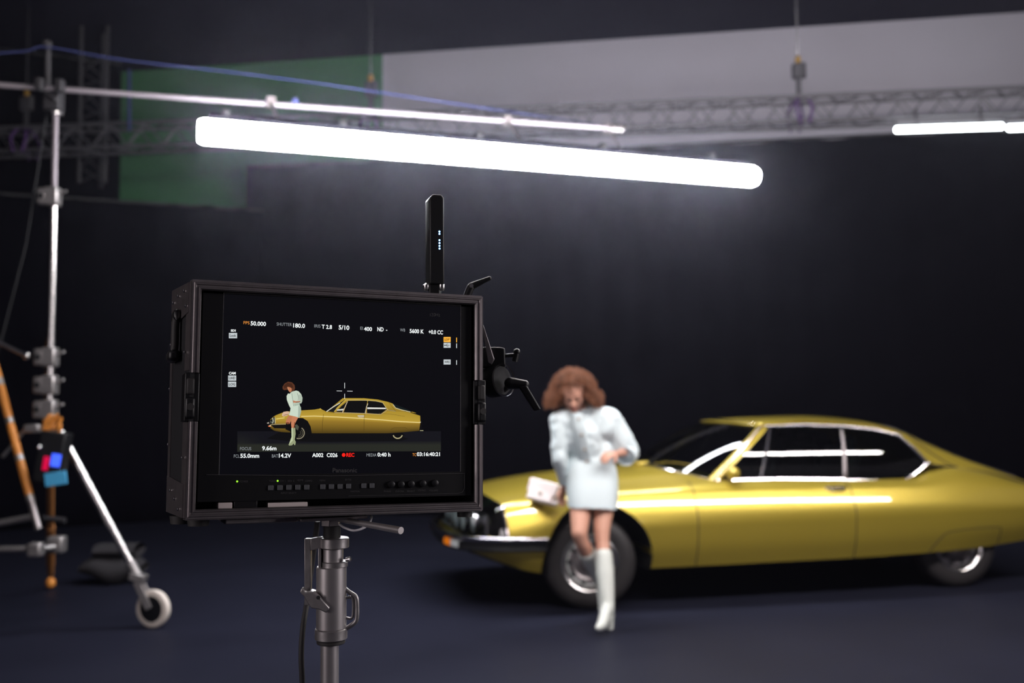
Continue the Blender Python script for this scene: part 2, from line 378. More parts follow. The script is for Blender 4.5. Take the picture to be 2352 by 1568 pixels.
def sm_u(u):
    """cabin and wing section: analytic flank whose tilt grows steadily, so the shoulder mirrors one clean line"""
    b, w1, w2, z2, s_z, t_w, t_z = zb(u), wb(u), wm(u), zm(u), zs(u), wt(u), zt(u); c = max(zc(u), t_z); zE = s_z+.09; t_z = max(t_z, zE+.022)
    low = sm([(0, b+.01), (w1*.55, b), (w1-.05, b-.0), (w1, b+.012), (w1+(w2-w1)*.72, b+(z2-b)*.5), (w2, z2), (w2-.0005, z2+.03)])[:-8]
    out = list(low); N = 26; v = w2; zp = z2; out.append((w2, z2))
    for i in range(1, N+1):
        z = z2+(zE-z2)*i/N; q = (z-(zE-z2)/N/2)
        if q < s_z: t = (q-z2)/(s_z-z2); ang = 25*(t*t*(3-2*t)*.5+t*.5)
        else: ang = 25+2.5*(q-s_z)/.09
        v -= math.tan(math.radians(ang))*(zE-z2)/N; out.append((v, z))
    cz = zE+.62*(t_z-zE); cv = v-.52*(cz-zE)
    for i in range(1, 9):
        t = i/8; out.append(((1-t)**2*v+2*t*(1-t)*cv+t*t*t_w, (1-t)**2*zE+2*t*(1-t)*cz+t*t*t_z))
    top = [(out[-2][0], out[-2][1]), (t_w, t_z), (t_w*.62, t_z+(c-t_z)*.72), (0, c)]; P = [Vector((a, 0, q)) for a, q in top]
    for i in (1, 2):
        a, bb_, cc = P[i-1], P[i], P[i+1]; d = P[i+2] if i+2 < 4 else Vector((-P[2].x, 0, P[2].z))
        if i == 1: a = bb_-(cc-bb_)
        for j in range(1, 10):
            t = j/9; q = .5*((2*bb_)+(cc-a)*t+(2*a-5*bb_+4*cc-d)*t*t+(3*bb_-a-3*cc+d)*t**3); out.append((q.x, q.z))
    return out
def resample(h, n):
    L_ = [0]
    for i in range(1, len(h)): L_.append(L_[-1]+math.dist(h[i], h[i-1]))
    out = []; k = 0
    for i in range(n):
        s = L_[-1]*i/(n-1)
        while k < len(L_)-2 and L_[k+1] < s: k += 1
        t = (s-L_[k])/max(1e-9, L_[k+1]-L_[k]); out.append((h[k][0]+(h[k+1][0]-h[k][0])*t, h[k][1]+(h[k+1][1]-h[k][1])*t))
    out[-1] = h[-1]; return out
def sm(ctl, n=7):
    out = []; P = [Vector((a, 0, b)) for a, b in ctl]; K = len(P)
    sharp = {2, 3}
    for i in range(K-1):
        a = P[i-1] if i and i not in sharp else P[i]*2-P[i+1]; b, c = P[i], P[i+1]
        d = P[i+2] if i+2 < K and (i+1) not in sharp else P[i+1]*2-P[i]
        if i+2 == K: d = Vector((-P[i].x, 0, P[i].z))
        for j in range(n):
            t = j/n; q = .5*((2*b)+(c-a)*t+(2*a-5*b+4*c-d)*t*t+(3*b-a-3*c+d)*t**3); out.append((q.x, q.z))
    out.append((P[-1].x, P[-1].z)); return out
US = sorted(set([round(x, 4) for x in list(np.linspace(0, .28, 10))+list(np.linspace(.2801, DOOR0, 34))+list(np.linspace(DOOR0, DOOR1, 24))+list(np.linspace(DOOR1, 4.893, 40))+[1.66]]))
rows = []; NK = len(sm_u(1.0))
for u in US:
    h = resample(sm(section(u, True)), NK) if u <= .28 else sm_u(u)
    ring = [L3(u, v, z) for v, z in h]+[L3(u, -v, z) for v, z in h[-2:0:-1]]
    rows.append(ring)
m = MB().grid(rows, wrap=True); K = len(rows[0])
for r, rev in ((0, False), (len(rows)-1, True)):
    base = r*K; h = K//2
    for i in range(h):
        a, b = base+i, base+i+1; c, d = base+(K-i-1) % K, base+(K-i) % K
        if i == 0: m.f.append((a, b, c))
        elif b == c: m.f.append((a, b, d))
        else: m.f.append((a, b, c, d))
shell = m.build('body', 'paint', None, smooth=False)
def cutter(mb):
    o = mb.build('cutter', 'paint', None, smooth=False); return o
FA, RA, AX = 1.0, 4.0, .33
cuts = []
for s in (1, -1):
    cuts.append(cutter(MB().cyl(L3(FA+.01, .45*s, .335), L3(FA+.01, 1.1*s, .335), .425, n=64)))
    cuts.append(cutter(MB().cyl(L3(RA, .45*s, AX), L3(RA, .718*s, AX), .36, n=48)))
cuts.append(cutter(MB().box(((2.02+3.78)/2, 0, .80), (3.78-2.02, 1.29, .70))))
for c in cuts:
    q = shell.modifiers.new('b', 'BOOLEAN'); q.operation = 'DIFFERENCE'; q.object = c; q.solver = 'MANIFOLD'
bake(shell)
for c in cuts: bpy.data.objects.remove(c)
def warp(p):
    u, v = p.x, abs(p.y); k = max(0., 1-u/.95)**1.4
    q = p.copy(); q.x = u+.20*min(1.1, v/.88)**3*k
    t = max(0., (u-4.3)/.593)**2; q.x -= .02*(v/.75)**2*t
    return q
groups = {}
me = shell.data
for f in me.polygons:
    c = f.center; n = f.normal; u, v, z = c.x, -c.y, c.z; av = abs(v); rad = math.hypot(u-FA-.01, z-.335); rr = math.hypot(u-RA, z-AX)
    g = 'body'
    if (rad < .4245 and av > .44 and z < .8 and z > .2) or (rr < .3595 and av > .44 and av < .719 and z < .7) or (av < .718 and (abs(av-.45) < .004)): g = 'arch'
    elif abs(av-.718) < .002 and rr < .37: g = 'arch'
    elif 2.015 < u < 3.785 and av < .6455 and .44 < z < .95: g = 'lining'
    elif z < zb(u)+.011 and av < wb(u)-.02: g = 'arch'
    elif u < .2801 and z > .53 and n.z > -.4: g = 'glass'
    elif DOOR0 < u < DOOR1 and av > .66 and z > zb(u)+.012: g = 'door_l' if v > 0 else 'door_r'
    elif .2801 < u < 1.95 and z > zt(u)+.0 and av < wt(u): g = 'bonnet'
    elif .2801 < u < 1.66 and z > zt(u)-.001: g = 'bonnet'
    groups.setdefault(g, []).append(f.index)
def sub_mesh(idx, name, mm, solid=0):
    vs = []; mp = {}; fs = []
    for i in idx:
        f = me.polygons[i]; t = []
        for k in f.vertices:
            if k not in mp: mp[k] = len(vs); vs.append(warp(me.vertices[k].co))
            t.append(mp[k])
        fs.append(t)
    b = MB(); b.add(vs, fs); return b.build(name, mm, CAR, weld=False, solid=solid, angle=32)
body = sub_mesh(groups['body'], 'body', 'paint')
sub_mesh(groups['bonnet'], 'bonnet', 'paint'); dL = sub_mesh(groups['door_l'], 'door', 'paint'); dR = sub_mesh(groups['door_r'], 'door', 'paint')
sub_mesh(groups.get('arch', []), 'underbody', 'blackmatte'); sub_mesh(groups.get('lining', []), 'cabin_lining', 'interior')
ng = sub_mesh(groups['glass'], 'headlamp_cover', 'lampglass')
bpy.data.objects.remove(shell)

def vside(u, z):                     # tumblehome of the cabin side
    vb = pchip([1.9, 3.0, 3.8, 4.3, 4.9], [.712, .700, .668, .612, .575])(u)
    k = min(max((z-.87)/.42, 0), 1.1); return vb-.155*k-.02*k*k+.014*math.sin(PI*min(k, 1))
def patch(bot, top, n=24, k=10, off=0., side=1):
    """bot/top: lists of (u, z); ruled patch lying on the cabin side."""
    fb = pchip([p[0] for p in bot], [p[1] for p in bot]) if len(bot) > 1 else None
    rows = []
    for i in range(n+1):
        s = i/n; pb = lerp_path(bot, s); pt = lerp_path(top, s); r = []
        for j in range(k+1):
            t = j/k; u = pb[0]+(pt[0]-pb[0])*t; z = pb[1]+(pt[1]-pb[1])*t; r.append(L3(u, side*(vside(u, z)+off), z))
        rows.append(r)
    return MB().grid(rows)
def lerp_path(P, s):
    if len(P) == 1: return P[0]
    ln = [math.dist(P[i], P[i+1]) for i in range(len(P)-1)]; T = sum(ln)*s
    for i, l in enumerate(ln):
        if T <= l+1e-9: t = T/l if l else 0; return (P[i][0]+(P[i+1][0]-P[i][0])*t, P[i][1]+(P[i+1][1]-P[i][1])*t)
        T -= l
    return P[-1]
def strip(path, r, side, off=.004, n=8, step=6):
    pts = []
    for i in range(len(path)-1):
        for j in range(step):
            t = j/step; u = path[i][0]+(path[i+1][0]-path[i][0])*t; z = path[i][1]+(path[i+1][1]-path[i][1])*t; pts.append(L3(u, side*(vside(u, z)+off), z))
    u, z = path[-1]; pts.append(L3(u, side*(vside(u, z)+off), z)); return pts
# roof and tail shell
z0f = pchip([2.42, 2.7, 3.14, 3.4, 3.60, 3.69, 3.78, 3.95, 4.25, 4.6, 4.87], [1.272, 1.278, 1.262, 1.232, 1.180, 1.08, .970, .935, .898, .812, .730])
zrf = pchip([2.42, 2.8, 3.14, 3.4, 3.63, 3.9, 4.2, 4.5, 4.87], [1.283, 1.293, 1.280, 1.252, 1.205, 1.095, .985, .885, .755])
vrf = pchip([2.42, 2.8, 3.14, 3.5, 3.9, 4.2, 4.5, 4.87], [.535, .54, .54, .53, .51, .50, .49, .48])
zcf = pchip([2.36, 2.6, 3.0, 3.4, 3.7, 3.95, 4.2, 4.5, 4.87], [1.305, 1.33, 1.34, 1.315, 1.258, 1.155, 1.035, .915, .768])
def roof_sec(u, n=9):
    z0 = z0f(u); v0 = vside(u, z0)+.004; vr, zr, c = vrf(u), zrf(u), zcf(u)
    P = [(v0, z0), ((v0+vr)/2+.006, (z0+zr)/2+.004), (vr, zr), (vr*.62, zr+(c-zr)*.62), (0, c)]
    P3 = [Vector((a, 0, b)) for a, b in P]; out = []
    for i in range(4):
        a = P3[i-1] if i else P3[0]*2-P3[1]; b, cc = P3[i], P3[i+1]; d = P3[i+2] if i+2 < 5 else Vector((-P3[3].x, 0, P3[3].z))
        for j in range(n):
            t = j/n; q = .5*((2*b)+(cc-a)*t+(2*a-5*b+4*cc-d)*t*t+(3*b-a-3*cc+d)*t**3); out.append((q.x, q.z))
    out.append((0, c)); return out
rows = []; RU = list(np.linspace(2.42, 4.87, 70))
for u in RU:
    s_ = roof_sec(u); front = .195*max(0, 1-(u-2.42)/.40)
    r = [L3(u-front*(1-(v/.56)**2), v, z) for v, z in s_]+[L3(u-front*(1-(v/.56)**2), -v, z) for v, z in s_[-2::-1]]; rows.append(r)
MB().grid(rows).build('roof', 'paint', CAR, solid=.012, angle=50)
# windscreen
rows = []
for i in range(15):
    t = i/14; r = []
    for j in range(33):
        s = -1+2*j/32; q = 1-abs(s)**2.4
        b = Vector((1.985-.40*q, -s*.668, .872+.105*q)); tp = Vector((2.455-.19*q, -s*.532, 1.272+.036*q))
        p = b.lerp(tp, t)+Vector((-.35, 0, .45))*(.05*math.sin(PI*t)); r.append(p)
    rows.append(r)
MB().grid(rows).build('windscreen', 'carglass', CAR)
wsb, wst = rows[0], rows[-1]
MB().tube([p+Vector((0, 0, .004)) for p in wsb], .010, 8).build('windscreen_trim', 'chrome', CAR)
MB().tube([p+Vector((-.005, 0, .004)) for p in wst], .009, 8).build('windscreen_trim', 'chrome', CAR)
mm = MB().box((1.60, 0, .985), (.10, .42, .02), Matrix.Rotation(-.1, 3, 'Y')).build('bonnet_vent', 'paint', CAR, bevel=.008)
m = MB()
for y in (-.28, .16): m.tube(crom([(1.64, y, .985), (1.72, y-.22, 1.01), (1.80, y-.48, 1.0)], 6), .006, 6)
m.build('wiper', 'chrome', CAR)
B_T = [(2.50, 1.262), (2.8, 1.268), (3.115, 1.250)]; 
for sd in (1, -1):
    # A pillar
    rows = []
    for i in range(13):
        t = i/12; u = 1.97+(2.475-1.97)*t; z = .875+(1.275-.875)*t; th = .045-.006*t
        rows.append([L3(u-.028, sd*(vside(u, z)-.055), z+.004), L3(u-.030, sd*(vside(u, z)-.018), z+.010), L3(u-.008, sd*(vside(u, z)+.006), z+.004), L3(u+th, sd*(vside(u, z)+.004), z), L3(u+th, sd*(vside(u, z)-.04), z)])
    MB().grid(rows, wrap=True).build('windscreen_pillar', 'paint', CAR, angle=60)
    MB().tube([L3(1.985+.485*t-.016, sd*(vside(1.97+.5*t, .875+.4*t)+.004), .882+.4*t) for t in np.linspace(0, 1, 14)], .008, 8).build('pillar_trim', 'chrome', CAR)
    # glazing
    patch([(2.03, .882), (2.345, .880)], [(2.475, 1.255), (2.50, 1.258)], off=-.004, side=sd).build('quarter_light', 'carglass', CAR)
    patch([(2.365, .880), (3.035, .862)], [(2.515, 1.258), (3.10, 1.248)], off=-.004, side=sd).build('door_window', 'carglass', CAR)
    patch([(3.075, .860), (3.30, .852), (3.545, .848), (3.755, .955)], [(3.125, 1.247), (3.35, 1.225), (3.585, 1.175), (3.755, .985)], off=-.004, side=sd).build('rear_side_window', 'carglass', CAR)
    # trims
    MB().tube(strip([(2.0, .876), (2.5, .874), (3.04, .858)], .012, sd), .012, 8).build('belt_trim', 'chrome', CAR)
    MB().tube(strip([(3.06, .853), (3.30, .846), (3.55, .840), (3.66, .890), (3.77, .955)], .008, sd), .008, 8).build('belt_trim', 'chrome', CAR)
    MB().tube(strip([(2.47, 1.268), (2.8, 1.274), (3.14, 1.258), (3.40, 1.228), (3.59, 1.180), (3.69, 1.075), (3.775, .968)], .013, sd, .006), [.012]*14+[.015]*23, 8).build('gutter_trim', 'chrome', CAR)
    MB().tube(strip([(2.355, .885), (2.51, 1.262)], .009, sd), .009, 8).build('window_bar', 'chrome', CAR)
    patch([(3.03, .862), (3.065, .862)], [(3.105, 1.250), (3.125, 1.250)], n=3, off=.006, side=sd).build('door_pillar', 'darkalu', CAR, solid=.012)
    m = MB().ball(L3(3.79, sd*(vside(3.79, .955)+.005), .957), (.035, .012, .016)); m.build('vent_cap', 'chrome', CAR)
    # seam of the tail, dark vent line
    MB().tube(strip([(3.80, .952), (3.95, .934), (4.05, .930)], .007, sd), .007, 6).build('rear_vent', 'blackmatte', CAR)
    MB().tube([L3(u, sd*(vside(u, z0f(u))+.003), z0f(u)-.004) for u in np.linspace(4.05, 4.86, 24)], .005, 6).build('tailgate_seam', 'blackmatte', CAR)
    pts = []
    for t in np.linspace(0, 1, 12):
        u = 3.70+.35*t; s_ = roof_sec(u); k = int((1-t)*18); pts.append(L3(u, sd*(s_[k][0]+.002), s_[k][1]+.002))
    MB().tube(pts, .0045, 6).build('tailgate_seam', 'blackmatte', CAR)
    # door seams
    for du in (DOOR0, DOOR1):
        h = sm_u(du); h = [q for q in h if q[1] > zb(du)+.012 and q[0] > wt(du)-.02]
        MB().tube([L3(du, sd*(q[0]+.0005), q[1]) for q in h], .0035, 6).build('door_seam', 'blackmatte', CAR)
    # handle
    hu = 2.90; q = L3(hu, sd*(ws(hu)-.050), .805)
    d_ = dL if sd > 0 else dR
    m = MB().box(q, (.17, .018, .030), Matrix.Rotation(sd*.5, 3, 'X')); m.tube([q+Vector((-.06, -sd*.012, -.018)), q+Vector((.0, -sd*.022, -.018)), q+Vector((.06, -sd*.012, -.018))], .008, 8)
    m.build('door_handle', 'chrome', d_, bevel=.004)
    # rear wheel cover seam
    pts = []
    for (u, z) in crom([(3.66, 0, .30), (3.76, 0, .42), (3.84, 0, .455), (4.05, 0, .468), (4.26, 0, .468), (4.30, 0, .45), (4.30, 0, .33)], 6) and [(p.x, p.z) for p in crom([(3.66, 0, .30), (3.76, 0, .42), (3.84, 0, .455), (4.05, 0, .468), (4.26, 0, .468), (4.30, 0, .45), (4.30, 0, .33)], 6)]:
        h = sm_u(u); h = [p for p in h if p[0] > .5*wb(u) and p[1] < zm(u)]
        k = min(range(len(h)-1), key=lambda i: abs((h[i][1]+h[i+1][1])/2-z) if h[i][1] != h[i+1][1] else 9)
        a, b = h[k], h[k+1]; t = (z-a[1])/(b[1]-a[1]) if abs(b[1]-a[1]) > 1e-5 else 0
        pts.append(L3(u, sd*(a[0]+(b[0]-a[0])*t+.0008), z))
    MB().tube(pts, .003, 6).build('wheel_cover_seam', 'blackmatte', CAR)
    # mirror
    q = L3(2.10, sd*.735, .90)
    m = MB().ball(q+Vector((0, -sd*.045, .035)), (.05, .075, .045)); m.build('mirror', 'paint', CAR)
    MB().cyl(q+Vector((0, 0, -.02)), q+Vector((0, -sd*.02, .02)), .014).build('mirror_stem', 'chrome', CAR)
# tailgate glass with bright trim
rows = []
for u in np.linspace(3.74, 4.72, 20):
    r = []
    for s in np.linspace(-1, 1, 21):
        v = .43*s; z = zcf(u)-(zcf(u)-zrf(u))*abs(v/vrf(u))**1.7+.006; r.append(L3(u, v, z))
    rows.append(r)
MB().grid(rows).build('tailgate_window', 'carglass', CAR, solid=.003)
loop = rows[0]+[r[-1] for r in rows[1:]]+rows[-1][::-1][1:]+[r[0] for r in rows[::-1]][1:-1]
MB().tube(loop, .010, 8, closed=True).build('tailgate_trim', 'chrome', CAR)
MB().box((4.87, 0, .728), (.05, 1.0, .03)).build('spoiler_lip', 'paint', CAR, bevel=.01)
# bumper, bead and lamps
def plan(v): return warp(Vector((.0, -v, .5))).x
def nosepath(z, off, v0, v1, n=41):
    P = []
    for i in range(n):
        v = v0+(v1-v0)*i/(n-1); P.append(L3(plan(v)-off, v, z))
    return P
def sidepath(z, u1, sd, off):
    P = []
    for u in np.linspace(.02, u1, 22):
        p = warp(L3(u, sd*(wm(u)+off), z)); P.append(p)
    return P
def bumper_path(z, off, u1):
    return sidepath(z, u1, -1, off)[::-1]+nosepath(z, off, -.68, .68)[0:]+sidepath(z, u1, 1, off)
rows = []
prof = [(.535, .004), (.531, .030), (.522, .038), (.512, .036), (.504, .026)]
for z, o_ in prof: rows.append(bumper_path(z, o_, .60))
m = MB().grid(rows); bu = m.build('bumper', 'chrome', CAR, angle=60)
rows = [bumper_path(z, o_, .60) for z, o_ in ((.505, .024), (.480, .014), (.456, .014), (.442, .022), (.434, .020), (.430, .004))]
MB().grid(rows).build('bumper_recess', 'blackplastic', bu, angle=60)  # near-black colour stands in for the dark floor mirrored in the lower chrome
for sd in (1, -1):
    for (a, b, mm_, nm) in ((.44, .57, 'amber' if sd > 0 else 'amber_dim', 'indicator_lens'), (.572, .69, 'clearlens', 'side_lamp_lens')):
        rows = [[L3(plan(v)-o_, sd*v, z) for v in np.linspace(a, b, 9)] for z, o_ in ((.498, .020), (.494, .034), (.452, .034), (.448, .020))]
        MB().grid(rows).build(nm, mm_, CAR, angle=60)
    for k, v in enumerate((.28, .46, .64)):
        c = Vector((plan(v)+.13, -sd*v, .615)); dz = .0
        m = MB().lathe(c, (-1, 0, -.02), [(-.05, .0), (-.045, .035), (-.01, .065), (.02, .078), (.03, .080), (.03, .072)], 28); m.build('headlamp', 'chrome', CAR)
        MB().lathe(c, (-1, 0, -.02), [(.031, .073), (.040, .05), (.044, 0)], 24).build('headlamp_lens', 'clearlens', CAR)
    MB().box((plan(.55)+.20, -sd*.50, .60), (.01, .60, .16)).build('headlamp_backing', 'steel', CAR)
    p0 = warp(L3(.279, sd*(wm(.279)-.008), .54)); pts = [warp(L3(.279, sd*q[0], q[1])) for q in sm(section(.279, True)) if q[1] > .54 and q[0] > .1]
    MB().tube(pts, .010, 8).build('cover_trim', 'chrome', CAR)
MB().box((.12, 0, .62), (.008, .46, .11)).build('number_plate', 'clearlens', CAR, bevel=.003)
MB().box((.26, 0, .60), (.01, 1.3, .14)).build('nose_panel', 'blackmatte', CAR)
m = MB().tube([L3(4.86, v, .50) for v in (-.70, .70)], .03, 12); m.build('rear_bumper', 'chrome', CAR)
for sd in (1, -1): MB().box(L3(4.89, sd*.50, .62), (.02, .36, .10)).build('tail_lamp', 'disp_red0', CAR, bevel=.01) if 'disp_red0' in M else MB().box(L3(4.865, sd*.48, .62), (.02, .34, .10)).build('tail_lamp', 'amber_dim', CAR, bevel=.01)
# wheels
def wheel(u, v, side, yaw=0):
    root = MB(); c = L3(u, v, AX); ax = Matrix.Rotation(yaw, 3, 'Z') @ Vector((0, -side, 0))
    prof = [(-.10, .200), (-.105, .25), (-.098, .30), (-.075, .325), (-.03, .332), (.03, .332), (.075, .325), (.098, .30), (.105, .25), (.098, .205)]
    t = MB().lathe(c, ax, prof, 56); ob = t.build('wheel', 'tyre', CAR)
    m = MB().lathe(c, ax, [(.100, .207), (.106, .200), (.100, .188), (.075, .172), (.060, .165), (.055, .150)], 48); m.build('rim', 'steel', ob)
    m = MB().lathe(c, ax, [(.055, .150), (.062, .128), (.050, .110), (.055, .07), (.075, .055), (.080, .030), (.082, 0)], 48); m.build('hubcap', 'darkalu', ob)
    a, b = frame_from(ax)
    for i in range(10):
        d = a*math.cos(2*PI*i/10)+b*math.sin(2*PI*i/10); MB().cyl(c+ax*.050+d*.14, c+ax*.064+d*.14, .016, n=12).build('wheel_slot', 'blackmatte', ob)
    MB().lathe(c, ax, [(-.09, .0), (-.09, .2), (.04, .2), (.05, 0)], 32).build('wheel_disc', 'blackmatte', ob)
wheel(FA, .745, 1, -.20); wheel(FA, -.745, -1, -.20); wheel(RA, .602, 1); wheel(RA, -.602, -1)
# cabin
for y in (-.34, .34):
    m = MB()
    m.box((2.95, y, .62), (.50, .48, .16)); m.box((3.18, y, .86), (.12, .46, .46), Matrix.Rotation(.25, 3, 'Y')); m.box((3.26, y, 1.12), (.08, .25, .12), Matrix.Rotation(.2, 3, 'Y'))
    m.build('front_seat', 'interior', CAR, bevel=.04)
MB().box((3.66, 0, .72), (.14, 1.15, .34), Matrix.Rotation(.3, 3, 'Y')).box((3.50, 0, .56), (.3, 1.15, .14)).build('rear_seat', 'interior', CAR, bevel=.03)
MB().box((2.16, 0, .82), (.28, 1.26, .10)).build('dashboard', 'interior', CAR, bevel=.03)
sc_ = Vector((2.52, -.34, .90)); a_ = Matrix.Rotation(.45, 3, 'Y')
m = MB().tube([sc_+a_ @ Vector((0, .18*math.cos(t), .16*math.sin(t))) for t in np.linspace(0, 2*PI, 33)[:-1]], .012, 8, closed=True); m.cyl(sc_, (2.25, -.34, .82), .02)
m.tube([sc_, sc_+a_ @ Vector((0, 0, -.16))], .012, 8); m.build('steering_wheel', 'blackplastic', CAR)
MB().box((2.36, 0, 1.235), (.02, .20, .06)).cyl((2.36, 0, 1.235), (2.33, 0, 1.30), .008).build('rear_view_mirror', 'blackplastic', CAR, bevel=.006)
# ------------------------------------------------------------------ the woman
def remesh(o, vox, smooth=2):
    q = o.modifiers.new('r', 'REMESH'); q.mode = 'VOXEL'; q.voxel_size = vox; q.use_smooth_shade = True
    if smooth: q = o.modifiers.new('s', 'SMOOTH'); q.iterations = smooth; q.factor = .5
    bake(o); o.data.polygons.foreach_set('use_smooth', [True]*len(o.data.polygons)); return o
foot = at(1392, 1436, 6.46)
W_ = thing('person', (foot.x, foot.y, 0), 'person in pale jacket, mini skirt and white boots leaning on the gold car', 'person')
W0 = Vector((foot.x, foot.y, 0))
hipc = at(1364, 1078, 6.86); hl = at(1338, 1090, 6.84); hr = at(1391, 1090, 6.86)
kl = at(1330, 1232, 6.60); al = at(1383, 1338, 6.93); kr = at(1382, 1226, 6.66); ar = at(1396, 1398, 6.50)
chest = at(1342, 985, 6.76); waist = at(1358, 1040, 6.82); neck = at(1334, 938, 6.75); head = at(1318, 906, 6.66)
sl = at(1284, 966, 6.70); el = at(1286, 1052, 6.70); wl = at(1298, 1108, 6.82); handl = at(1292, 1128, 6.86)
sr = at(1400, 962, 6.80); er = at(1441, 1036, 6.86); wr = at(1419, 1042, 6.70); handr = at(1404, 1043, 6.63)
def capsules(mb, L_, n=16):
    for p, r, q, s in L_: mb.cone(p, r, q, s, n)
fwd = Vector((-.10, -.86, -.50)).normalized(); rgt = fwd.cross(Vector((0, 0, 1))).normalized(); upv = rgt.cross(fwd).normalized()   # the face looks down
rgt = (rgt+Vector((0, 0, -.05))).normalized()
HR = Matrix((rgt, fwd, upv)).transposed()
def hd(x, y, z): return head+HR @ Vector((x, y, z))      # x to image right, y out of the face, z up
b = MB()
b.ball(hd(0, -.012, .035), (.074, .092, .088), 24, 16, HR); b.ball(hd(0, .022, -.035), (.056, .066, .072), 20, 14, HR); b.ball(hd(0, .052, -.086), (.026, .024, .022), 14, 10, HR)
b.cone(hd(0, .078, .006), .009, hd(0, .098, -.028), .013); b.ball(hd(-.012, .088, -.032), .009, 10, 8); b.ball(hd(.012, .088, -.032), .009, 10, 8)
for s in (-1, 1):
    b.ball(hd(s*.040, .052, -.022), (.022, .022, .020), 12, 8, HR)         # cheek
    b.cone(hd(s*.012, .080, .022), .008, hd(s*.046, .066, .024), .007)     # brow ridge
    b.ball(hd(s*.030, .070, .004), (.014, .010, .008), 12, 8, HR)          # eyelid
    b.ball(hd(s*.076, -.010, -.010), (.009, .018, .030), 12, 8, HR)        # ear
b.cone(hd(0, -.012, -.06), .050, neck+Vector((0, .01, -.02)), .052)
capsules(b, [(neck+Vector((0, .01, -.03)), .055, chest, .10), (chest+Vector((-.06, 0, .0)), .10, chest+Vector((.07, .02, 0)), .10), (chest, .115, waist, .095), (waist, .095, hipc, .11),
             (sl+Vector((.02, .01, -.01)), .05, chest+Vector((-.05, 0, .04)), .07), (sr+Vector((-.02, 0, -.01)), .05, chest+Vector((.06, 0, .04)), .07),
             (sl, .046, el, .036), (el, .036, wl, .024), (sr, .046, er, .036), (er, .036, wr, .024),
             (hipc+Vector((-.06, 0, -.02)), .093, hipc+Vector((.055, .0, -.02)), .093),
             (hl, .086, kl.lerp(hl, .45), .071), (kl.lerp(hl, .45), .074, kl.lerp(hl, .06), .053), (hr, .086, kr.lerp(hr, .45), .070), (kr.lerp(hr, .45), .072, kr.lerp(hr, .06), .053),
             (kl.lerp(hl, .06), .053, kl.lerp(al, .12), .045), (kl.lerp(al, .12), .045, kl.lerp(al, .35), .051), (kl.lerp(al, .35), .051, al, .034), (kr.lerp(hr, .06), .053, kr.lerp(ar, .12), .044), (kr.lerp(ar, .12), .044, kr.lerp(ar, .33), .052), (kr.lerp(ar, .33), .052, ar, .034)])
def hand(b, wrist, hc, side_, palm_n, thumb_s, curl):
    d = (hc-wrist).normalized(); n = (palm_n-d*palm_n.dot(d)).normalized(); s = d.cross(n).normalized()*side_
    b.cone(wrist, .022, hc-d*.01, .022)
    for k in (-1.5, -.5, .5, 1.5): b.cone(hc-d*.02+s*(k*.011), .014, hc+d*.032+s*(k*.017), .0115, 12)
    ends = []
    for k, ln in ((-1.5, .060), (-.5, .074), (.5, .080), (1.5, .072)):
        p = hc+d*.034+s*(k*.0185); q = d.copy(); pts = [p]
        for j, fr in enumerate((.45, .32, .23)):
            q = (q*math.cos(curl)+n*math.sin(curl)).normalized() if j == 0 else (q+n*curl*1.1).normalized()
            pts.append(pts[-1]+q*ln*fr)
        for j in range(3): b.cone(pts[j], .0088-.0009*j, pts[j+1], .0080-.0009*j, 10)
    t0 = hc-d*.012+s*(thumb_s*.026); t1 = t0+(s*thumb_s*.7+d*.6+n*.5).normalized()*.036; t2 = t1+(d*.8+s*thumb_s*.15+n*.6).normalized()*.030
    b.cone(t0, .013, t1, .0105, 10); b.cone(t1, .0105, t2, .0085, 10)
hand(b, wl, handl, 1, Vector((0, .3, -1)), 1, .45)
hand(b, wr, handr, 1, Vector((.3, .8, -.6)), 1, .55)
bd = b.build('body', 'skin', W_, world=W0, weld=False); remesh(bd, .0055, 3)
for s in (-1, 1):
    MB().ball(hd(s*.030, .0775, .001), (.0105, .005, .0045), 14, 8, HR).build('eye', 'eye', W_, world=W0)
    MB().tube([hd(s*.014, .090, .027), hd(s*.030, .090, .033), hd(s*.048, .078, .028)], [.003, .004, .002], 6).build('eyebrow', 'hair', W_, world=W0)
b = MB().ball(hd(0, .086, -.053), (.021, .009, .0055), 16, 8, HR).ball(hd(0, .084, -.063), (.018, .010, .006), 16, 8, HR); b.build('mouth', 'lip', W_, world=W0)
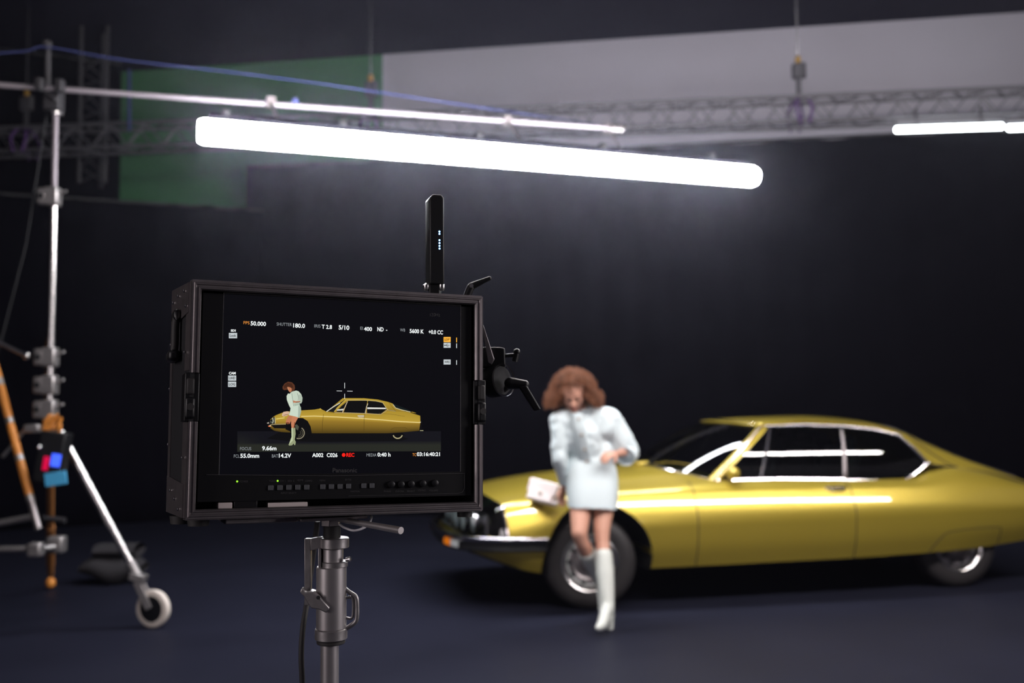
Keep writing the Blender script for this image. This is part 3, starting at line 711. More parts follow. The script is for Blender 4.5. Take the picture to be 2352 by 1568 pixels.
# hair: curly shoulder-wide bob
HV = MB(); up0 = Vector((0, 0, 1)); hx = Vector((1, 0, 0)); hy = Vector((0, 1, 0)); hc = head+Vector((.0, .03, .03))
def curl(mb, p, d, ln, R_, turns, r):
    a, c = frame_from(d); pts = []; n = int(turns*7); ph = random.uniform(0, 6.28)
    for i in range(n+1):
        t = i/n; g = d*(ln*t)+Vector((0, 0, -.30*ln*t*t)); pts.append(p+g+(a*math.cos(ph+turns*6.28*t)+c*math.sin(ph+turns*6.28*t))*R_*(.5+.5*t))
    mb.tube(pts, [r*(1-.5*i/n) for i in range(n+1)], 4, cap=False)
cnt = 0
while cnt < 1500:
    th = random.uniform(0, 2*PI); z = random.uniform(-.75, 1)
    r0 = math.sqrt(max(0, 1-z*z*.999)) if z > 0 else 1.0
    dirv = Vector((math.cos(th)*r0, math.sin(th)*r0, z))
    loc = Vector((dirv.x*.085, dirv.y*.095, .02+dirv.z*.085))
    v = HR.transposed() @ loc
    facing = (HR.transposed() @ dirv)
    if facing.y > .50 and facing.z < .66 and abs(facing.x) < .66: continue
    p = hc+loc; flare = 1.0+.9*max(0, -z+.25)
    d = (Vector((dirv.x*flare*1.25, dirv.y*flare*.9, dirv.z*.75-.42+.25*max(0, z)))).normalized()
    curl(HV, p-d*.01, d, random.uniform(.06, .115)*(1.25 if z < .25 else .9), random.uniform(.007, .012), random.uniform(2., 3.4), random.uniform(.0028, .0042)); cnt += 1
HV.build('hair', 'hair', W_, world=W0, weld=False)
# jacket
b = MB()
capsules(b, [(neck+Vector((0, .02, -.045)), .070, chest, .125), (chest+Vector((-.075, -.005, .02)), .112, chest+Vector((.095, .03, .02)), .118), (chest+Vector((-.02, 0, -.03)), .142, waist+Vector((-.01, 0, .0)), .128), (waist+Vector((-.035, 0, .0)), .120, hipc+Vector((-.055, -.01, .03)), .118), (waist+Vector((.03, 0, .0)), .12, hipc+Vector((.030, -.0, .05)), .118),
             (sl+Vector((.03, .01, 0)), .072, chest+Vector((-.07, 0, .05)), .10), (sr+Vector((-.03, .0, 0)), .078, chest+Vector((.08, 0, .05)), .10),
             (sl+Vector((-.0, 0, .0)), .063, el, .056), (el, .056, wl.lerp(el, .18), .044), (sr, .076, er.lerp(sr, .35), .088), (er.lerp(sr, .35), .088, er+Vector((.005, 0, .0)), .078)])
jk = b.build('jacket', 'denim', W_, world=W0, weld=False)
tx = bpy.data.textures.new('folds', 'CLOUDS'); tx.noise_scale = .07
q = jk.modifiers.new('r', 'REMESH'); q.mode = 'VOXEL'; q.voxel_size = .008; q.use_smooth_shade = True
q = jk.modifiers.new('sm', 'SMOOTH'); q.iterations = 5
q = jk.modifiers.new('d', 'DISPLACE'); q.texture = tx; q.strength = .022; q.mid_level = .5
bake(jk); jk.data.polygons.foreach_set('use_smooth', [True]*len(jk.data.polygons))
# bell cuff of the bent arm
cd = (er-sr).normalized(); ax = (wr-er).normalized(); ax = (ax*.75+Vector((.1, 0, -.25))).normalized()
MB().lathe(er-ax*.03, ax, [(-.01, .050), (.03, .072), (.085, .074), (.115, .070), (.115, .064), (.07, .064), (.0, .05)], 28).build('cuff', 'denim', W_, world=W0)
dl = (wl-el).normalized()
MB().lathe(el.lerp(wl, .62), dl, [(.0, .046), (.055, .045), (.075, .044), (.075, .040), (.0, .038)], 24).build('cuff', 'denim', W_, world=W0)
# collar, placket, buttons
cl = []
for i in range(25):
    t = -2.5+5.0*i/24; cl.append((t, i))
rows = []
for h, rr in ((-.028, .070), (.012, .060), (.034, .068), (.006, .088)):
    rows.append([neck+Vector((math.sin(t)*rr, .012-math.cos(t)*rr*.95, h-.024*math.cos(t)-.012)) for t, _ in cl])
MB().grid(rows).build('collar', 'denim', W_, world=W0, solid=.004)
pl = [at(1335, 948, 6.615), at(1341, 985, 6.60), at(1349, 1020, 6.625), at(1354, 1050, 6.665), at(1358, 1072, 6.70)]
pp = crom(pl, 8); rows = [[p+Vector((dx, dy, 0)) for p in pp] for dx, dy in ((-.075, .014), (-.04, -.005), (.0, -.012), (.006, -.004), (.006, .02))]
MB().grid(rows).build('placket', 'denim', W_, world=W0, solid=.004)
for k in (3, 11, 19, 27):
    p = pp[k]+Vector((-.025, -.016, 0)); MB().lathe(p, (0, -1, 0), [(0, .009), (.003, .009), (.004, .006), (.003, 0)], 14).build('button', 'bagtrim', W_, world=W0)
# skirt
def ell(c, rx, ry, n=36, tw=.12):
    o = []
    for i in range(n):
        a, b_ = math.cos(2*PI*i/n), math.sin(2*PI*i/n); a = math.copysign(abs(a)**.72, a); b_ = math.copysign(abs(b_)**.72, b_)
        o.append(c+Vector((rx*a, ry*b_+tw*rx*a, 0)))
    return o
hem = at(1361, 1163, 6.765); rows = []
for t, rx, ry in ((0, .125, .115), (.12, .150, .130), (.35, .178, .150), (.65, .180, .160), (.9, .170, .160), (1.0, .168, .158), (1.0, .162, .152), (.5, .16, .145)):
    c = waist.lerp(hem, t); r = ell(c, rx, ry)
    if t >= .9: r = [p+Vector((0, 0, -.020*max(0, (p.x-c.x)/rx))) for p in r]
    rows.append([p+Vector((0, 0, .003*math.sin(i*1.7+t*9))) for i, p in enumerate(r)])
MB().grid(rows, wrap=True).build('skirt', 'denim', W_, world=W0, sub=1)
# boots
def boot(knee, ank, toe_d, topf, planted):
    b = MB(); top = knee.lerp(ank, topf); mid = knee.lerp(ank, topf+(1-topf)*.35)
    td = toe_d.normalized()
    capsules(b, [(top, .060, mid, .060), (mid, .060, ank, .043)])
    heel = ank-td*.035+Vector((0, 0, -.055)); ball_ = ank+td*.115+Vector((0, 0, -.085 if planted else -.06)); toe = ball_+td*.062+Vector((0, 0, -.004))
    capsules(b, [(ank, .043, heel, .032), (heel, .031, ball_, .033), (ank+td*.02, .040, ball_, .031), (ball_, .033, toe, .020)])
    b.box(top-(knee-ank).normalized()*(-.052), (.2, .2, .001)) if False else None
    o = b.build('boot', 'boot', W_, world=W0, weld=False)
    remesh(o, .006, 3)
    h0 = heel+Vector((0, 0, -.015)); MB().cyl(h0, (h0.x, h0.y, max(.004, h0.z-.10)) if planted else h0+Vector((0, .02, -.06)), .027, .022).build('boot_heel', 'boot', o, world=W0)
    return o
boot(kr, Vector((ar.x, ar.y, .145)), Vector((-.42, -.88, 0)), .30, True)
boot(kl, al, Vector((.0, -.45, -.8)), .36, False)
# handbag on the wing
bc = at(1250, 1131, 7.04); BG = thing('handbag', (bc.x, bc.y, bc.z-.085), 'small pale pink handbag held against the gold front wing', 'bag')
BR = Matrix.Rotation(-.50, 3, 'Z') @ Matrix.Rotation(.20, 3, 'Y') @ Matrix.Rotation(-.30, 3, 'X'); o0 = Vector(BG.location)
def bp(x, y, z): return bc+BR @ Vector((x, y, z))
MB().box(bc, (.215, .125, .150), BR, taper=.80).build('bag_body', 'bag', BG, world=o0, bevel=.018)
MB().box(bp(0, -.048, .028), (.225, .016, .095), BR).build('flap', 'bag', BG, world=o0, bevel=.008)
MB().box(bp(0, -.060, -.018), (.03, .008, .022), BR).build('clasp', 'bagtrim', BG, world=o0, bevel=.003)
MB().tube(crom([bp(.10, 0, .065), bp(.135, -.01, .085), bp(.15, -.03, .02), bp(.14, -.05, -.05), bp(.11, -.055, -.06)], 6), .007, 8).build('strap', 'bag', BG, world=o0)
# ------------------------------------------------------------------ the monitor in its flight case (local: x right, y away from the lens, z up)
MO = Vector((-.2966, 1.7558, 1.4599)); MR = Matrix.Rotation(.3999, 3, 'Z') @ Matrix.Rotation(-.031, 3, 'X') @ Matrix.Rotation(.021, 3, 'Y')
CASE = thing('flight_case', MO, 'black open-fronted flight case with worn aluminium edges holding the lit monitor', 'case')
CASE.rotation_euler = MR.to_euler()
MON = thing('monitor', MO, 'black video monitor in the flight case, showing a woman beside a gold car', 'monitor')
MON.rotation_euler = MR.to_euler()
MRi = MR.transposed()
def mp(x, y, d=0.):
    r = proj_ray(x, y); o = MRi @ (Vector((0, 0, CAM_H))-MO); dd = MRi @ r; t = (d-o.y)/dd.y; p = o+dd*t; return Vector((p.x, d, p.z))
CW, CH = .26, .197
TL, TR, BR_, BL = Vector((-CW, 0, CH)), Vector((CW, 0, CH)), Vector((CW, 0, -CH)), Vector((-CW, 0, -CH))
bTL, bBL = mp(397, 669, .15), mp(384, 1174, .15); e = -bTL.x-CW; e2 = -bBL.x-CW
bTR, bBR = Vector((CW+.01, .15, bTL.z)), Vector((CW+.01, .15, bBL.z))
def panel(a, b, c, d, th, name, mm, par, n_in):
    n_in = Vector(n_in)*th; m = MB(); m.add([a, b, c, d, a+n_in, b+n_in, c+n_in, d+n_in], [(0, 1, 2, 3), (4, 7, 6, 5), (0, 4, 5, 1), (1, 5, 6, 2), (2, 6, 7, 3), (3, 7, 4, 0)]); return m.build(name, mm, par)
panel(TL, bTL, bBL, BL, .007, 'side_panel', 'blackmatte', CASE, (1, 0, 0)); panel(TR, bTR, bBR, BR_, .007, 'side_panel', 'blackmatte', CASE, (-1, 0, 0))
panel(TL, TR, bTR, bTL, .007, 'top_panel', 'blackmatte', CASE, (0, 0, -1)); panel(BL, BR_, bBR, bBL, .007, 'bottom_panel', 'blackmatte', CASE, (0, 0, 1))
panel(bTL, bTR, bBR, bBL, .006, 'back_panel', 'blackmatte', CASE, (0, 1, 0))
# front edge extrusion: one moulded profile per side, mitred; gaps where the latches sit
prof = [(.0, .004), (-.0025, .0), (-.0025, .003), (-.0045, .0045), (-.0045, .0062), (-.0022, .0075), (-.0022, .0105), (-.0048, .0118), (-.0048, .0135), (-.001, .0155), (.004, .0155), (.004, .004)]
def bar(p, q, inn, name='edge_bar'):
    p, q, inn = Vector(p), Vector(q), Vector(inn).normalized(); d = (q-p).normalized(); rows = []
    for e_, s in ((p, 1), (q, -1)):
        corner = abs(abs(e_.x)-CW) < 1e-4 and abs(abs(e_.z)-CH) < 1e-4
        rows.append([e_+Vector((0, y, 0))+inn*(w_-.001)+d*(s*(w_-.001) if corner else 0) for y, w_ in prof])
    m = MB().grid(rows, wrap=True); k = len(prof); m.f += [tuple(range(k))[::-1], tuple(range(k, 2*k))]
    return m.build(name, 'darkalu', CASE, angle=20)
bar(TL, TR, (0, 0, -1)); bar(BL, BR_, (0, 0, 1))
ly0, ly1 = mp(432, 855).z, mp(430, 968).z; ry0, ry1 = mp(1107, 873).z, mp(1107, 975).z
bar(TL, (-CW, 0, ly0), (1, 0, 0)); bar((-CW, 0, ly1), BL, (1, 0, 0)); bar(TR, (CW, 0, ry0), (-1, 0, 0)); bar((CW, 0, ry1), BR_, (-1, 0, 0))
# outer angle strips on the left side, rear strip, corner plates
def quad(a, b, c, d, name, mm, off=(0, 0, 0), th=.0015):
    m = MB(); n = (b-a).cross(d-a).normalized()*th; o_ = Vector(off); P = [a, b, c, d]
    m.add([p+o_ for p in P]+[p+o_+n for p in P], [(0, 3, 2, 1), (4, 5, 6, 7), (0, 1, 5, 4), (1, 2, 6, 5), (2, 3, 7, 6), (3, 0, 4, 7)]); return m.build(name, mm, CASE)
def sidept(t, s): return TL.lerp(bTL, t).lerp(BL.lerp(bBL, t), s)      # t depth, s down
xo = (-.0015, 0, 0)
quad(sidept(0, 0), sidept(0, .38), sidept(.24, .38), sidept(.24, 0), 'edge_strip', 'darkalu', xo); quad(sidept(0, .60), sidept(0, 1), sidept(.24, 1), sidept(.24, .60), 'edge_strip', 'darkalu', xo)
quad(sidept(.88, 0), sidept(.88, 1), sidept(1, 1), sidept(1, 0), 'edge_strip', 'darkalu', xo)
quad(sidept(.1, 0), sidept(.1, .13), sidept(.93, .17), sidept(.93, 0), 'corner_plate', 'darkalu', (-.003, 0, 0)); quad(sidept(.1, .86), sidept(.1, 1), sidept(.97, 1), sidept(.97, .84), 'corner_plate', 'darkalu', (-.003, 0, 0))
quad(TL+Vector((0, .0, .0)), TR, TR.lerp(bTR, .14), TL.lerp(bTL, .14), 'edge_strip', 'darkalu', (0, 0, .0015)); quad(BL, BL.lerp(bBL, .14), BR_.lerp(bBR, .14), BR_, 'edge_strip', 'darkalu', (0, 0, -.0015))
for (t, s) in ((.3, .03), (.6, .04), (.85, .06), (.2, .1), (.93, .45), (.93, .7), (.17, .75), (.5, .93), (.75, .9), (.3, .97), (.2, .3), (.93, .25)):
    p = sidept(t, s)+Vector((-.004, 0, 0)); MB().lathe(p, (-1, 0, 0), [(0, .003), (.0012, .0025), (.002, 0)], 10).build('rivet', 'steel', CASE)
for x, w_ in ((695, .012), (728, .014), (783, .016), (838, .012), (852, .016), (872, .012), (930, .010)):
    p = mp(x, 664+(x-695)*.06, .0); m = MB().lathe(Vector((p.x, .035, CH+.0005)), (0, 0, 1), [(0, w_*.55), (.002, w_*.5), (.0035, w_*.28), (.0035, 0)], 16); m.build('rivet', 'steel', CASE)
# spring handle and butterfly latches on the left, latch on the right
hx = -.012
for s0, s1, tt, ex in ((.10, .16, .62, .012), (.27, .35, .60, .019)):
    a, b_ = sidept(tt-.25, (s0+s1)/2), sidept(tt+.25, (s0+s1)/2); m = MB().box((a+b_)/2+Vector((-ex/2, 0, .0)), (ex, .06, .020)); m.build('handle_mount', 'blackplastic', CASE, bevel=.006)
m = MB().tube(crom([sidept(.5, .13)+Vector((-.008, 0, 0)), sidept(.5, .18)+Vector((-.010, 0, 0)), sidept(.5, .26)+Vector((-.010, 0, 0)), sidept(.5, .31)+Vector((-.012, 0, 0))], 6), .0065, 12); m.build('carry_handle', 'rubber', CASE)
def latch(cx, z0, z1, s):
    zc_ = (z0+z1)/2; h = abs(z0-z1)
    m = MB().box((cx-s*.004, .004, zc_), (.018, .006, h)).box((cx+s*.006, .03, zc_), (.010, .06, h)); m.build('latch_dish', 'blackplastic', CASE, bevel=.002)
    MB().box((cx+s*.002, .000, zc_-h*.22), (.016, .014, h*.44)).build('latch_hasp', 'blackplastic', CASE, bevel=.004)
    MB().box((cx+s*.002, .000, zc_+h*.22), (.013, .009, h*.34)).build('latch_tongue', 'rubber', CASE, bevel=.003)
    MB().cyl((cx+s*.002, -.010, zc_-h*.2), (cx+s*.002, .002, zc_-h*.2), .006).build('latch_pin', 'rubber', CASE)
latch(-CW+.003, ly0, ly1, -1); latch(CW-.003, ry0, ry1, 1)
for x in (402, 446): p = mp(x, 1192, .06); MB().cyl((max(p.x, -CW-.005)+.006, .05 if x > 420 else .11, -CH-.002), (max(p.x, -CW-.005)+.006, .05 if x > 420 else .11, -CH-.016), .019, .017).build('rubber_foot', 'rubber', CASE)
p = mp(1067, 1172, .03); MB().cyl((p.x, .03, -CH-.002), (p.x, .03, -CH-.014), .014).build('rubber_foot', 'rubber', CASE)
# monitor chassis
D = .028
def rect(x0, y0, x1, y1, x2, y2, x3, y3, d): return [mp(x0, y0, d), mp(x1, y1, d), mp(x2, y2, d), mp(x3, y3, d)]
m = MB().box((0, D+.05, 0), (CW*2-.030, .085, CH*2-.055)); m.build('chassis', 'blackplastic', MON, bevel=.004)
g = rect(511, 672, 1050, 707, 1050, 1087, 500, 1085, D)
def flat(P, name, mm, par, th=.0006, y=None, bevel=0):
    P = [Vector(p) for p in P]
    if y is not None: P = [Vector((p.x, y, p.z)) for p in P]
    n = len(P); m = MB(); m.add(P+[p+Vector((0, th, 0)) for p in P], [tuple(range(n)), tuple(range(n, 2*n))[::-1]]+[(i, n+i, n+(i+1) % n, (i+1) % n) for i in range(n)]); return m.build(name, mm, par, bevel=bevel)
# bezel around the glass
y_f = .0065
m = MB(); xs0, xs1, zs0, zs1 = -CW+.018, CW-.018, -CH+.026, CH-.018
gx0 = (g[0].x+g[3].x)/2; gx1 = (g[1].x+g[2].x)/2; gz1 = (g[0].z+g[1].z)/2; gz0 = (g[2].z+g[3].z)/2
for a0, a1, c0, c1 in ((xs0, gx0, zs0, zs1), (gx1, xs1, zs0, zs1), (gx0, gx1, gz1, zs1), (gx0, gx1, zs0, gz0)):
    m.box(((a0+a1)/2, y_f+.008, (c0+c1)/2), (a1-a0, .012, c1-c0))
m.build('bezel', 'blackplastic', MON)
S = y_f+.0028
SCR = flat([(gx0, 0, gz1), (gx1, 0, gz1), (gx1, 0, gz0), (gx0, 0, gz0)], 'screen', 'screen_glass', MON, y=S, th=.004)
MB().tube([(gx0, S-.0005, gz0), (gx0, S-.0005, gz1), (gx1, S-.0005, gz1), (gx1, S-.0005, gz0)], .0005, 6).build('glass_edge', 'print_grey', MON)
def px(x, y, d=S-.0004): return mp(x, y, d)
def text(s, x0, y0, x1, y1, mm, par=None, bold=0, d=S-.0006, skew=0., pitch=None):
    cu = bpy.data.curves.new('t', 'FONT'); cu.body = s; cu.offset = bold; cu.resolution_u = 3; o = bpy.data.objects.new('t', cu); C.objects.link(o)
    dg = bpy.context.evaluated_depsgraph_get(); me_ = bpy.data.meshes.new_from_object(o.evaluated_get(dg)); bpy.data.objects.remove(o); bpy.data.curves.remove(cu)
    P = [v.co.copy() for v in me_.vertices]; ax0, ax1 = min(p.x for p in P), max(p.x for p in P); ay0, ay1 = min(p.y for p in P), max(p.y for p in P)
    ym = (y0+y1)/2; sl = .5*(x1-x0)*skew
    a, b_ = px(x0, ym-sl, d), px(x1, ym+sl, d); tp, bt = px((x0+x1)/2, y0, d), px((x0+x1)/2, y1, d); hgt = tp.z-bt.z
    for v, p in zip(me_.vertices, P):
        t = (p.x-ax0)/(ax1-ax0); q = a.lerp(b_, t); v.co = Vector((q.x, d, q.z+((p.y-ay0)/(ay1-ay0)-.5)*hgt))
    me_.materials.clear(); me_.materials.append(M[mm]); ob = bpy.data.objects.new('screen_text', me_); C.objects.link(ob); ob.parent = par or SCR; return ob
tk = .047
TX = [('FPS', 559.4, 737.5, 573.2, 744.5, 'e_orange', 0), ('50.000', 575.5, 738, 611, 748, 'e_white', .025), ('SHUTTER', 635.5, 741, 670.4, 748.2, 'e_dim', 0), ('180.0', 673.4, 742.6, 700.6, 752.6, 'e_white', .025),
      ('IRIS', 722, 744.9, 736.2, 752.1, 'e_dim', 0), ('T 2.8', 738.9, 745.6, 762.6, 755.2, 'e_white', .025), ('5/10', 777.9, 746.8, 802.4, 757.2, 'e_white', .025), ('EI', 827.7, 750, 833.4, 757, 'e_dim', 0), ('400', 836, 750.6, 854.5, 760, 'e_white', .025),
      ('ND  -', 866.7, 751.5, 889.7, 761, 'e_white', .025), ('WB', 919, 754.3, 930.6, 761.2, 'e_dim', 0), ('5600 K', 941, 755.6, 973.5, 765.3, 'e_white', .025), ('+0.0 CC', 984.6, 757.8, 1017.5, 767.3, 'e_white', .025)]
for s, a, b_, c, d_, mm, bo in TX: text(s, a, b_, c, d_, mm, bold=bo, skew=tk)
for s, a, b_, c, d_, mm, bo in [('SDI', 530, 756.2, 541.4, 761.6, 'e_white', .04), ('CAM', 525.7, 853.7, 541.4, 859.8, 'e_white', .04), ('FOCUS', 551.4, 1026.4, 577, 1033.4, 'e_dim', 0), ('9.66m', 602, 1024, 635, 1034.2, 'e_white', .025), ('FCL', 537, 1043.4, 550.4, 1050.8, 'e_dim', 0), ('55.0mm', 552, 1041.4, 595.4, 1051.2, 'e_white', .025),
      ('BAT', 624.5, 1043, 638.6, 1050.4, 'e_dim', 0), ('14.2V', 640.5, 1041, 668.8, 1050.8, 'e_white', .025), ('A002', 717, 1040.2, 742.7, 1049.6, 'e_white', .025), ('C026', 750.4, 1040, 775.2, 1049.6, 'e_white', .025), ('REC', 795.5, 1039.8, 813.9, 1048.9, 'e_red', .03),
      ('MEDIA', 842, 1041, 864.8, 1048, 'e_dim', 0), ('0:40 h', 867, 1039, 897, 1048.4, 'e_white', .025), ('TC', 947.4, 1040.4, 956.2, 1047.2, 'e_orange', 0), ('03:16:40:21', 957.4, 1038, 1010.6, 1047.2, 'e_white', .025), ('120Hz', 987.6, 718.7, 1010.6, 726.4, 'print_dark', 0)]:
    text(s, a, b_, c, d_, mm, bold=bo)
def pbox(x0, y0, x1, y1, mm, name='screen_icon', d=S-.0003, sk=.0): return flat([px(x0, y0, d), px(x1, y0+(x1-x0)*sk, d), px(x1, y1+(x1-x0)*sk, d), px(x0, y1, d)], name, mm, SCR, th=.0001)
for x0, y0, x1, y1, t, mm in [(525.7, 764.3, 544.6, 776.5, 'Look', 'e_box'), (524, 862, 542.6, 874, 'UHD', 'e_box'), (523.8, 876.2, 542.5, 888.3, 'LOG', 'e_box'), (1019, 773.6, 1035, 785.4, 'LDS*', 'e_boxo'), (1019, 787, 1035, 798.4, '', 'e_box'), (1019, 825.4, 1035, 836.8, 'WRS', 'e_box')]:
    pbox(x0, y0, x1, y1, mm)
    if t: text(t, x0+2, y0+3, x1-2.2, y1-3.2, 'e_ink', bold=.02)
m = MB(); dd = S-.0006
m.tube([px(1021.5, 792.8, dd), px(1032.5, 792.8, dd)], .0005, 6); m.tube([px(1024, 792.8, dd), px(1026.5, 789.6, dd), px(1029, 789.6, dd)], .0004, 6); m.tube([px(1025, 792.8, dd), px(1027.5, 796, dd), px(1030, 796, dd)], .0004, 6)
m.ball(px(1021.7, 792.8, dd), .0012, 10, 6); m.build('screen_icon', 'e_ink', SCR)
for y0, y1, mm in ((775, 786, 'e_boxo'), (788.5, 799, 'e_box'), (827, 837.5, 'e_box')): pbox(1048, y0, 1049.6, y1, mm)
c = px(789.4, 1044.4, dd); flat([c+Vector((math.cos(t)*.0033, 0, math.sin(t)*.0033)) for t in np.linspace(0, 2*PI, 25)[:-1]], 'record_dot', 'e_red', SCR, th=.0001)
m = MB()
for x0, y0, x1, y1 in ((773.4, 897.3, 785.6, 897.6), (797.5, 897.8, 809.8, 898.0), (791.7, 878.8, 791.7, 891.6), (791.7, 904, 791.7, 915.5)): m.tube([px(x0, y0, dd), px(x1, y1, dd)], .00042, 6)
m.build('crosshair', 'e_white', SCR)
# the picture on the screen (flat, emitted light only)
PV, PF, PC = [], [], []
def zc3(X, Y): return (560+X/4.704, 820+Y/4.704)
def pgrid(rows, cols, lay, conv=zc3):
    """rows: list of list of (X, Y); cols: same layout of sRGB 0-255 colours"""
    n0 = len(PV); R_, K_ = len(rows), len(rows[0])
    for r in rows:
        for X, Y in r: PV.append(px(*conv(X, Y), S-.00005-.00003*lay))
    for r in cols:
        for q in r: PC.append([((v/255)/12.92 if v/255 < .04045 else ((v/255+.055)/1.055)**2.4) for v in q])
    for i in range(R_-1):
        for j in range(K_-1): a = n0+i*K_+j; PF.append((a, a+1, a+K_+1, a+K_))
def band(curves, colors, lay, n=40):
    """curves: list of polylines (top to bottom), sampled over a common length; colors: one colour or callable(s) per curve"""
    rows, cols = [], []
    for cv, co in zip(curves, colors):
        rows.append([lerp_path(cv, i/n) for i in range(n+1)]); cols.append([co(i/n) if callable(co) else co for i in range(n+1)])
    pgrid(rows, cols, lay)
def poly(P, col, lay):
    cx = sum(p[0] for p in P)/len(P); cy = sum(p[1] for p in P)/len(P); n0 = len(PV)
    for X, Y in [(cx, cy)]+list(P):
        PV.append(px(*zc3(X, Y), S-.00005-.00003*lay)); PC.append([((v/255)/12.92 if v/255 < .04045 else ((v/255+.055)/1.055)**2.4) for v in col])
    for i in range(len(P)): PF.append((n0, n0+1+i, n0+1+(i+1) % len(P)))
def line(P, w_, col, lay):
    L1, L2 = [], []
    for i, p in enumerate(P):
        a = P[max(i-1, 0)]; b_ = P[min(i+1, len(P)-1)]; d = math.hypot(b_[0]-a[0], b_[1]-a[1]) or 1; nx, ny = -(b_[1]-a[1])/d*w_/2, (b_[0]-a[0])/d*w_/2
        L1.append((p[0]-nx, p[1]-ny)); L2.append((p[0]+nx, p[1]+ny))
    n0 = len(PV); pgrid([L1, L2], [[col]*len(P)]*2, lay)
bg = (17, 17, 24); fl = (38, 40, 34)
band([[(-70, 800), (2130, 800)], [(-70, 930), (2130, 900)], [(-70, 950), (2130, 950)], [(-70, 1022), (2130, 1015)]], [bg, lambda s: tuple(int(a+(b-a)*(.55*max(0, 1-abs(s-.02)/.12))) for a, b in zip(bg, fl)), lambda s: fl, lambda s: fl], 0)
poly([(250, 880), (470, 905), (780, 915), (1700, 905), (1780, 880), (1500, 800), (400, 800)], (10, 10, 13), 1)
G0, G1, G2, G3 = (200, 170, 60), (170, 140, 45), (128, 100, 32), (95, 75, 24)
top = [(270, 700), (300, 660), (335, 632), (400, 605), (450, 590), (540, 580), (620, 575), (760, 566), (820, 555), (860, 572), (895, 590), (980, 600), (1320, 606), (1480, 615), (1545, 572), (1600, 576), (1700, 580), (1800, 600), (1905, 632)]
mid = [(285, 716), (335, 718), (450, 722), (560, 700), (700, 690), (860, 690), (1300, 700), (1700, 715), (1905, 720)]
shl = [(290, 700), (345, 665), (450, 652), (620, 640), (860, 640), (1000, 645), (1200, 657), (1500, 678), (1700, 696), (1908, 706)]
bot = [(290, 770), (330, 795), (400, 808), (450, 812), (735, 822), (1300, 822), (1550, 822), (1710, 812), (1895, 795)]
band([top, shl, mid, bot], [G1, (188, 155, 55), (150, 118, 40), (74, 58, 18)], 2, 80)
line([(620, 640), (760, 636), (860, 640), (1000, 645), (1200, 657), (1500, 678), (1700, 696), (1905, 706)], 9, (236, 214, 140), 4)
line([(350, 668), (400, 660), (440, 655)], 8, (230, 215, 120), 4)
poly([(1905, 640), (1912, 700), (1902, 795), (1925, 770), (1930, 700), (1920, 650)], (8, 8, 12), 3)
band([[(1070, 442), (1300, 443), (1450, 458), (1560, 484), (1640, 512), (1700, 543), (1780, 575), (1860, 602)], [(890, 590), (1000, 596), (1320, 605), (1480, 612), (1560, 580), (1640, 585), (1750, 590), (1860, 606)]], [(178, 148, 50), (150, 120, 40)], 3, 60)
poly([(905, 586), (1040, 495), (1085, 462), (1098, 456), (985, 560), (975, 592)], (22, 24, 26), 5)
line([(893, 588), (960, 540), (1040, 494)], 9, (210, 212, 200), 6)
line([(978, 588), (1040, 520), (1106, 456)], 9, (205, 175, 75), 6)
poly([(1000, 590), (1050, 532), (1118, 476), (1112, 500), (1072, 594)], (18, 18, 20), 5)
poly([(1010, 565), (1085, 555), (1075, 575), (1002, 578)], (215, 215, 205), 6)
line([(1066, 596), (1092, 540), (1120, 478)], 9, (190, 170, 140), 7)
poly([(1078, 596), (1125, 470), (1335, 468), (1328, 520), (1312, 606)], (10, 10, 12), 5)
poly([(1332, 604), (1328, 540), (1342, 470), (1420, 476), (1500, 492), (1548, 560), (1478, 614)], (14, 15, 15), 5)
poly([(1334, 542), (1530, 546), (1540, 560), (1334, 560)], (225, 225, 218), 6)
line([(1110, 463), (1220, 462), (1340, 467), (1430, 474), (1500, 490), (1545, 556), (1560, 572)], 6, (205, 185, 120), 7)
line([(980, 600), (1150, 602), (1320, 608), (1480, 617), (1548, 574)], 6, (185, 165, 120), 7)
line([(1312, 606), (1325, 540), (1340, 500)], 9, (200, 185, 150), 7)
poly([(1606, 500), (1650, 515), (1760, 560), (1830, 596), (1740, 585), (1640, 548)], (14, 24, 26), 6)
line([(1612, 510), (1640, 548), (1700, 568), (1800, 592)], 8, (200, 190, 150), 7)
line([(1560, 572), (1640, 584)], 8, (150, 135, 90), 7); line([(1640, 582), (1590, 520), (1565, 488)], 3, (90, 70, 25), 7)
line([(862, 616), (850, 700), (848, 820)], 3.5, (80, 62, 20), 5); line([(1304, 610), (1300, 700), (1298, 820)], 3.5, (80, 62, 20), 5)
line([(1230, 634), (1265, 634), (1300, 634)], 12, (205, 195, 175), 6); line([(1240, 646), (1270, 648), (1298, 646)], 8, (190, 180, 160), 6)
line([(1590, 780), (1620, 765), (1740, 762), (1765, 770)], 3, (70, 54, 18), 5); line([(1460, 606), (1600, 616), (1740, 640)], 3, (120, 95, 35), 5)
poly([(600, 655), (640, 658), (690, 690), (722, 750), (735, 826), (700, 880), (640, 905), (560, 905), (520, 860), (500, 800), (450, 780), (455, 715), (500, 700), (560, 660)], (9, 9, 11), 5)
def arc(cx, cy, r, a0, a1, w_, col, lay, n=18, sx=1.): line([(cx+sx*r*math.cos(math.radians(a0+(a1-a0)*i/n)), cy+r*math.sin(math.radians(a0+(a1-a0)*i/n))) for i in range(n+1)], w_, col, lay)
arc(592, 818, 62, -60, 110, 9, (150, 142, 118), 6); arc(592, 818, 44, -50, 100, 10, (70, 66, 55), 6); arc(592, 818, 24, -50, 100, 10, (60, 57, 48), 6)
poly([(1612, 822), (1712, 812), (1735, 840), (1715, 880), (1665, 905), (1610, 880), (1595, 845)], (8, 8, 9), 4); arc(1663, 825, 52, 20, 160, 12, (178, 168, 128), 6); 
